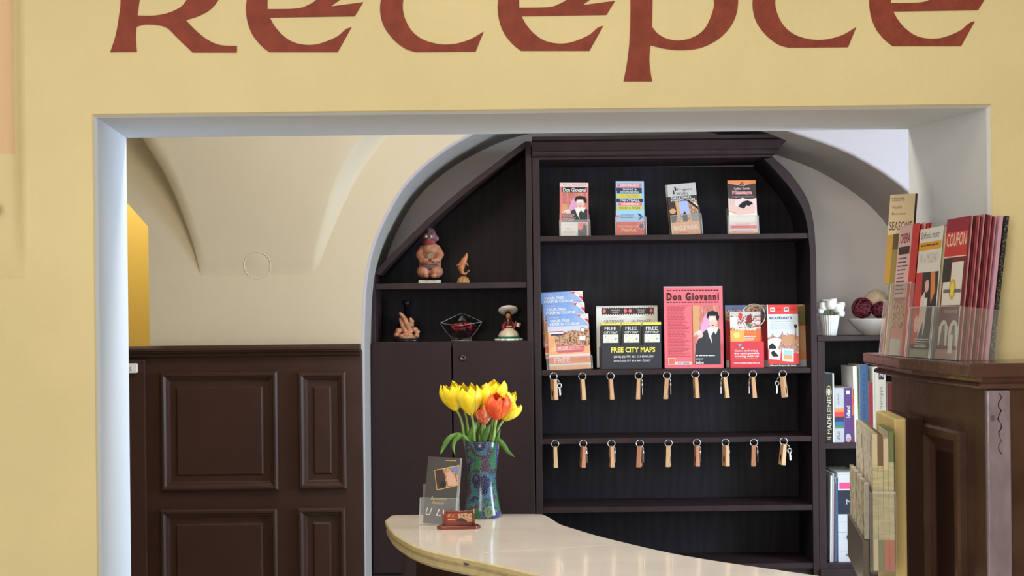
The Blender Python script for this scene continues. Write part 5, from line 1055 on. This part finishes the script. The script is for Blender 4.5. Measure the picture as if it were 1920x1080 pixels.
ledge_stack(3, 3, 'collage_leaflet', cov_last, 96, .200, lambda k_: nth[k_] + ' dark navy collage leaflet, farthest pocket on the ledge', [M('edge_navy', (40, 44, 70)), gold, M('edge_ochre', (190, 150, 70))], gap=.006, group='collage leaflets on the ledge')
c = Card(96, 225, .001, .003, M('olive_cover', (150, 130, 66)), gold); c.rect(0, 0, 96, 30, M('dark_olive', (90, 78, 40))); mid3, rz3 = lframe(2)
mid, rz = lframe(3); nrm = Vector((math.cos(rz + PI / 2), math.sin(rz + PI / 2))); 
tag(c.put('gold_booklet', ((mid3.x + mid.x) / 2 + .004, (mid3.y + mid.y) / 2, ZL + .001), rz=rz3 + .05, tilt=.1), 'gold-olive booklet between the navy and pink leaflets on the ledge', 'booklet')
# tall seasons leaflet in an upper tier
c = Card(88, 210, .0008, .005, M('seasons_cream', (224, 200, 160)), darkbrown)
c.lines(6, 8, 60, 12, 1, greyink).text('Gallery', 8, 10, 54, 18, greyink, shear=.2).text('Violin', 10, 26, 44, 34, greyink, shear=.2).text('Baroque', 10, 42, 60, 50, greyink, shear=.2).text('SEASONS', 5, 64, 84, 84, charcoal).poly([(0, 96), (60, 90), (88, 96), (88, 210), (0, 210)], M('seasons_gold', (196, 150, 70))).poly([(30, 150), (36, 112), (60, 100), (76, 130), (60, 180), (40, 190)], M('seasons_light', (240, 214, 150))).poly([(40, 150), (52, 120), (66, 140), (58, 190)], skin)
pa, pb = Vector((.702, 2.462)), Vector((.735, 2.385)); md = (pa + pb) / 2; uu = (pb - pa).normalized()
o = c.put('seasons_leaflet', (md.x + .001, md.y + .0, ZL + .132), rz=math.atan2(uu.y, uu.x), tilt=.06, roll=math.radians(3)); tag(o, 'cream and gold SEASONS leaflet standing highest at the far end of the ledge rack', 'leaflet')
for i in range(4):
    mid, rz = lframe(i); nrm = Vector((math.cos(rz + PI / 2), math.sin(rz + PI / 2)))
    dd = (.062, .024, .028, .022)[i]; bk = (.10, .10, .10, .10)[i]; hh = (.086, .086, .130, .100)[i]
    h_ = holder(.107 if i < 3 else .097, hh, dd, (mid.x, mid.y, ZL + .0005), '', rz=rz, tilt=lead_tilt + .012, back=bk, parent=rack)
MB().add([(.712, 2.395, ZL), (.745, 2.470, ZL), (.745, 2.470, ZL + .24), (.712, 2.395, ZL + .24)], [(0, 1, 2, 3)], acr).build('upper_back', rack)
MB().box(.71, .75, 2.40, 2.46, ZL + .127, ZL + .130, acr).build('upper_floor', rack)

# ---- map rack hanging on the pier's side
N0 = Vector((.582, 2.10)); N1 = Vector((.634, 2.40)); uu = (N0 - N1).normalized(); rzr = math.atan2(uu.y, uu.x); nn = Vector((math.cos(rzr + PI / 2), math.sin(rzr + PI / 2)))
zr = EYE - .384
mr_ = thing('wall_map_rack', (0, 0, 0), 'clear hanging rack of folded maps with grey foot on the side of the brown pier', 'map rack')
def RP(d, o_): p = N0 - uu * d + nn * o_; return (p.x, p.y)
def slab(d0, d1, o0, o1, z0, z1, m, name, par, bev=0):
    q = [RP(d0, o0), RP(d0, o1), RP(d1, o1), RP(d1, o0)]; return MB().prism_z(q, z0, z1, m).build(name, par, bevel=bev)
greyr = mat('grey_plastic', (96, 88, 82), .3)
slab(-.001, .14,   .0345, .036, zr - .03, EYE - .20, acr, 'back_plate', mr_)
slab(-.001, .30, -.006, -.0045, zr - .03, EYE - .285, acr, 'front_plate', mr_)
slab(-.002, .0, -.006, .036, zr - .03, EYE - .285, acr, 'side_plate', mr_)
slab(0, .30, -.004, .0345, zr - .034, zr - .030, acr, 'floor_plate', mr_)
slab(.0, .30, -.017, -.0065, zr - .06, zr + .02, greyr, 'grey_foot', mr_, .002)
slab(-.0015, -.0005, -.001, .0345, EYE - .287, EYE - .284, acre, 'rim_edge', mr_)
mapcov = photo('city_map_cover', [(150, 160, 170), (222, 218, 208), (232, 226, 214), (214, 206, 190), (176, 130, 120)], 70)
pages = mat('map_page_edges', (208, 198, 160), .7, var=.2, vscale=40, stretch=(1, 1, 5), rgb2=(176, 172, 136))
tops = [M('map_top_green', (112, 124, 74)), M('map_top_red', (190, 100, 72)), M('map_top_brown', (118, 92, 62)), M('map_top_cream', (214, 200, 168))]
cols3 = [('front', 3), ('middle', 2), ('far', 1)]
for ci in range(2):
    d0 = .004 + ci * .150; d1 = d0 + .140
    for k_ in range(4 - 2 * ci):
        o0 = .000 + k_ * .0085; o1 = o0 + .0080; ht = EYE - .187 - .006 * ((k_ * 7 + ci * 3) % 3) - (.0 if k_ else .004)
        zb0 = zr - .029; q = [RP(d0, o0), RP(d0, o1), RP(d1, o1), RP(d1, o0)]
        g = MB(); hgt = ht - zb0
        n_ = len(q)
        for (za_, zb2_, mm) in ((zb0, zb0 + .05, tops[1] if k_ > 1 else tops[0 if k_ == 1 else 3]), (zb0 + .05, ht - .05, pages), (ht - .05, ht, tops[(k_ + 2 * ci + 1) % 4 if k_ else 3])):
            g.prism_z(q, za_, zb2_, mm)
        a_, b__ = RP(d0 + .001, o0 - .0004), RP(d1 - .001, o0 - .0004)
        g.add([(a_[0], a_[1], zb0 + .002), (b__[0], b__[1], zb0 + .002), (b__[0], b__[1], ht - .001), (a_[0], a_[1], ht - .001)], [(0, 1, 2, 3)], mapcov)
        a_, b__ = RP(d0 + .02, o0 - .0006), RP(d0 + .03, o0 - .0006)
        g.add([(a_[0], a_[1], ht - .04), (b__[0], b__[1], ht - .04), (b__[0], b__[1], ht - .015), (a_[0], a_[1], ht - .015)], [(0, 1, 2, 3)], greenp)
        o = g.build('folded_map'); tag(o, f'{(["outermost", "second", "third", "innermost"] if ci == 0 else ["outer", "inner"])[k_]} folded street map in the {["near", "far"][ci]} column of the hanging rack', 'map', 'folded maps in the hanging rack')
for k_ in range(5):
    d0 = .006 + k_ * .058; q = [RP(d0, -.013), RP(d0, -.0068), RP(d0 + .050, -.0068), RP(d0 + .050, -.013)]; zt2 = EYE - .273
    g = MB(); g.prism_z(q, zr + .021, zt2, [photo('booklet_print_a', [(120, 96, 70), (200, 190, 160), (90, 80, 70)], 60), photo('booklet_print_b', [(90, 100, 60), (210, 200, 170), (150, 120, 90)], 60)][k_ % 2]); g.prism_z([RP(d0, -.0135), RP(d0, -.0065), RP(d0 + .0035, -.0065), RP(d0 + .0035, -.0135)], zr + .021, zt2 + .002, acre)
    o = g.build('small_leaflet'); tag(o, f'{["nearest", "second", "middle", "fourth", "farthest"][k_]} small brownish leaflet in the low outer row of the hanging rack', 'leaflet', 'small leaflets on the hanging rack')
creamb = mat('cream_board', (220, 196, 132), .6, var=.06, vscale=10)
q = [(.635, 2.16), (.655, 2.16), (.682, 2.36), (.661, 2.36)]
tag(MB().prism_z(q, EYE - .60, EYE - .172, creamb).build('cream_board', bevel=.003), 'thick cream board standing upright between the hanging map rack and the pier', 'board')
q = [(.658, 2.17), (.695, 2.19), (.700, 2.37), (.686, 2.37)]
t = tag(MB().prism_z(q, EYE - .60, EYE - .172, mat('dark_brown_folder', (60, 40, 32), .5)).build('brown_box', bevel=.003), 'dark brown box wedged between the cream board and the pier', 'box')
ra = thing('red_leaflet', (*RP(.2, -.05), EYE - .55), 'red and white leaflet low down beside the hanging map rack', 'leaflet')
MB().box(-.022, .022, -.001, .001, -.06, .045, M('leaflet_red', (190, 40, 44))).build('sheet', ra); MB().add([(-.004, -.0012, .03), (.021, -.0012, -.01), (.021, -.0012, -.05), (.006, -.0012, -.05)], [(0, 1, 2, 3)], whiteink).build('white_swoosh', ra)
ra.rotation_euler = (0, 0, -.3)
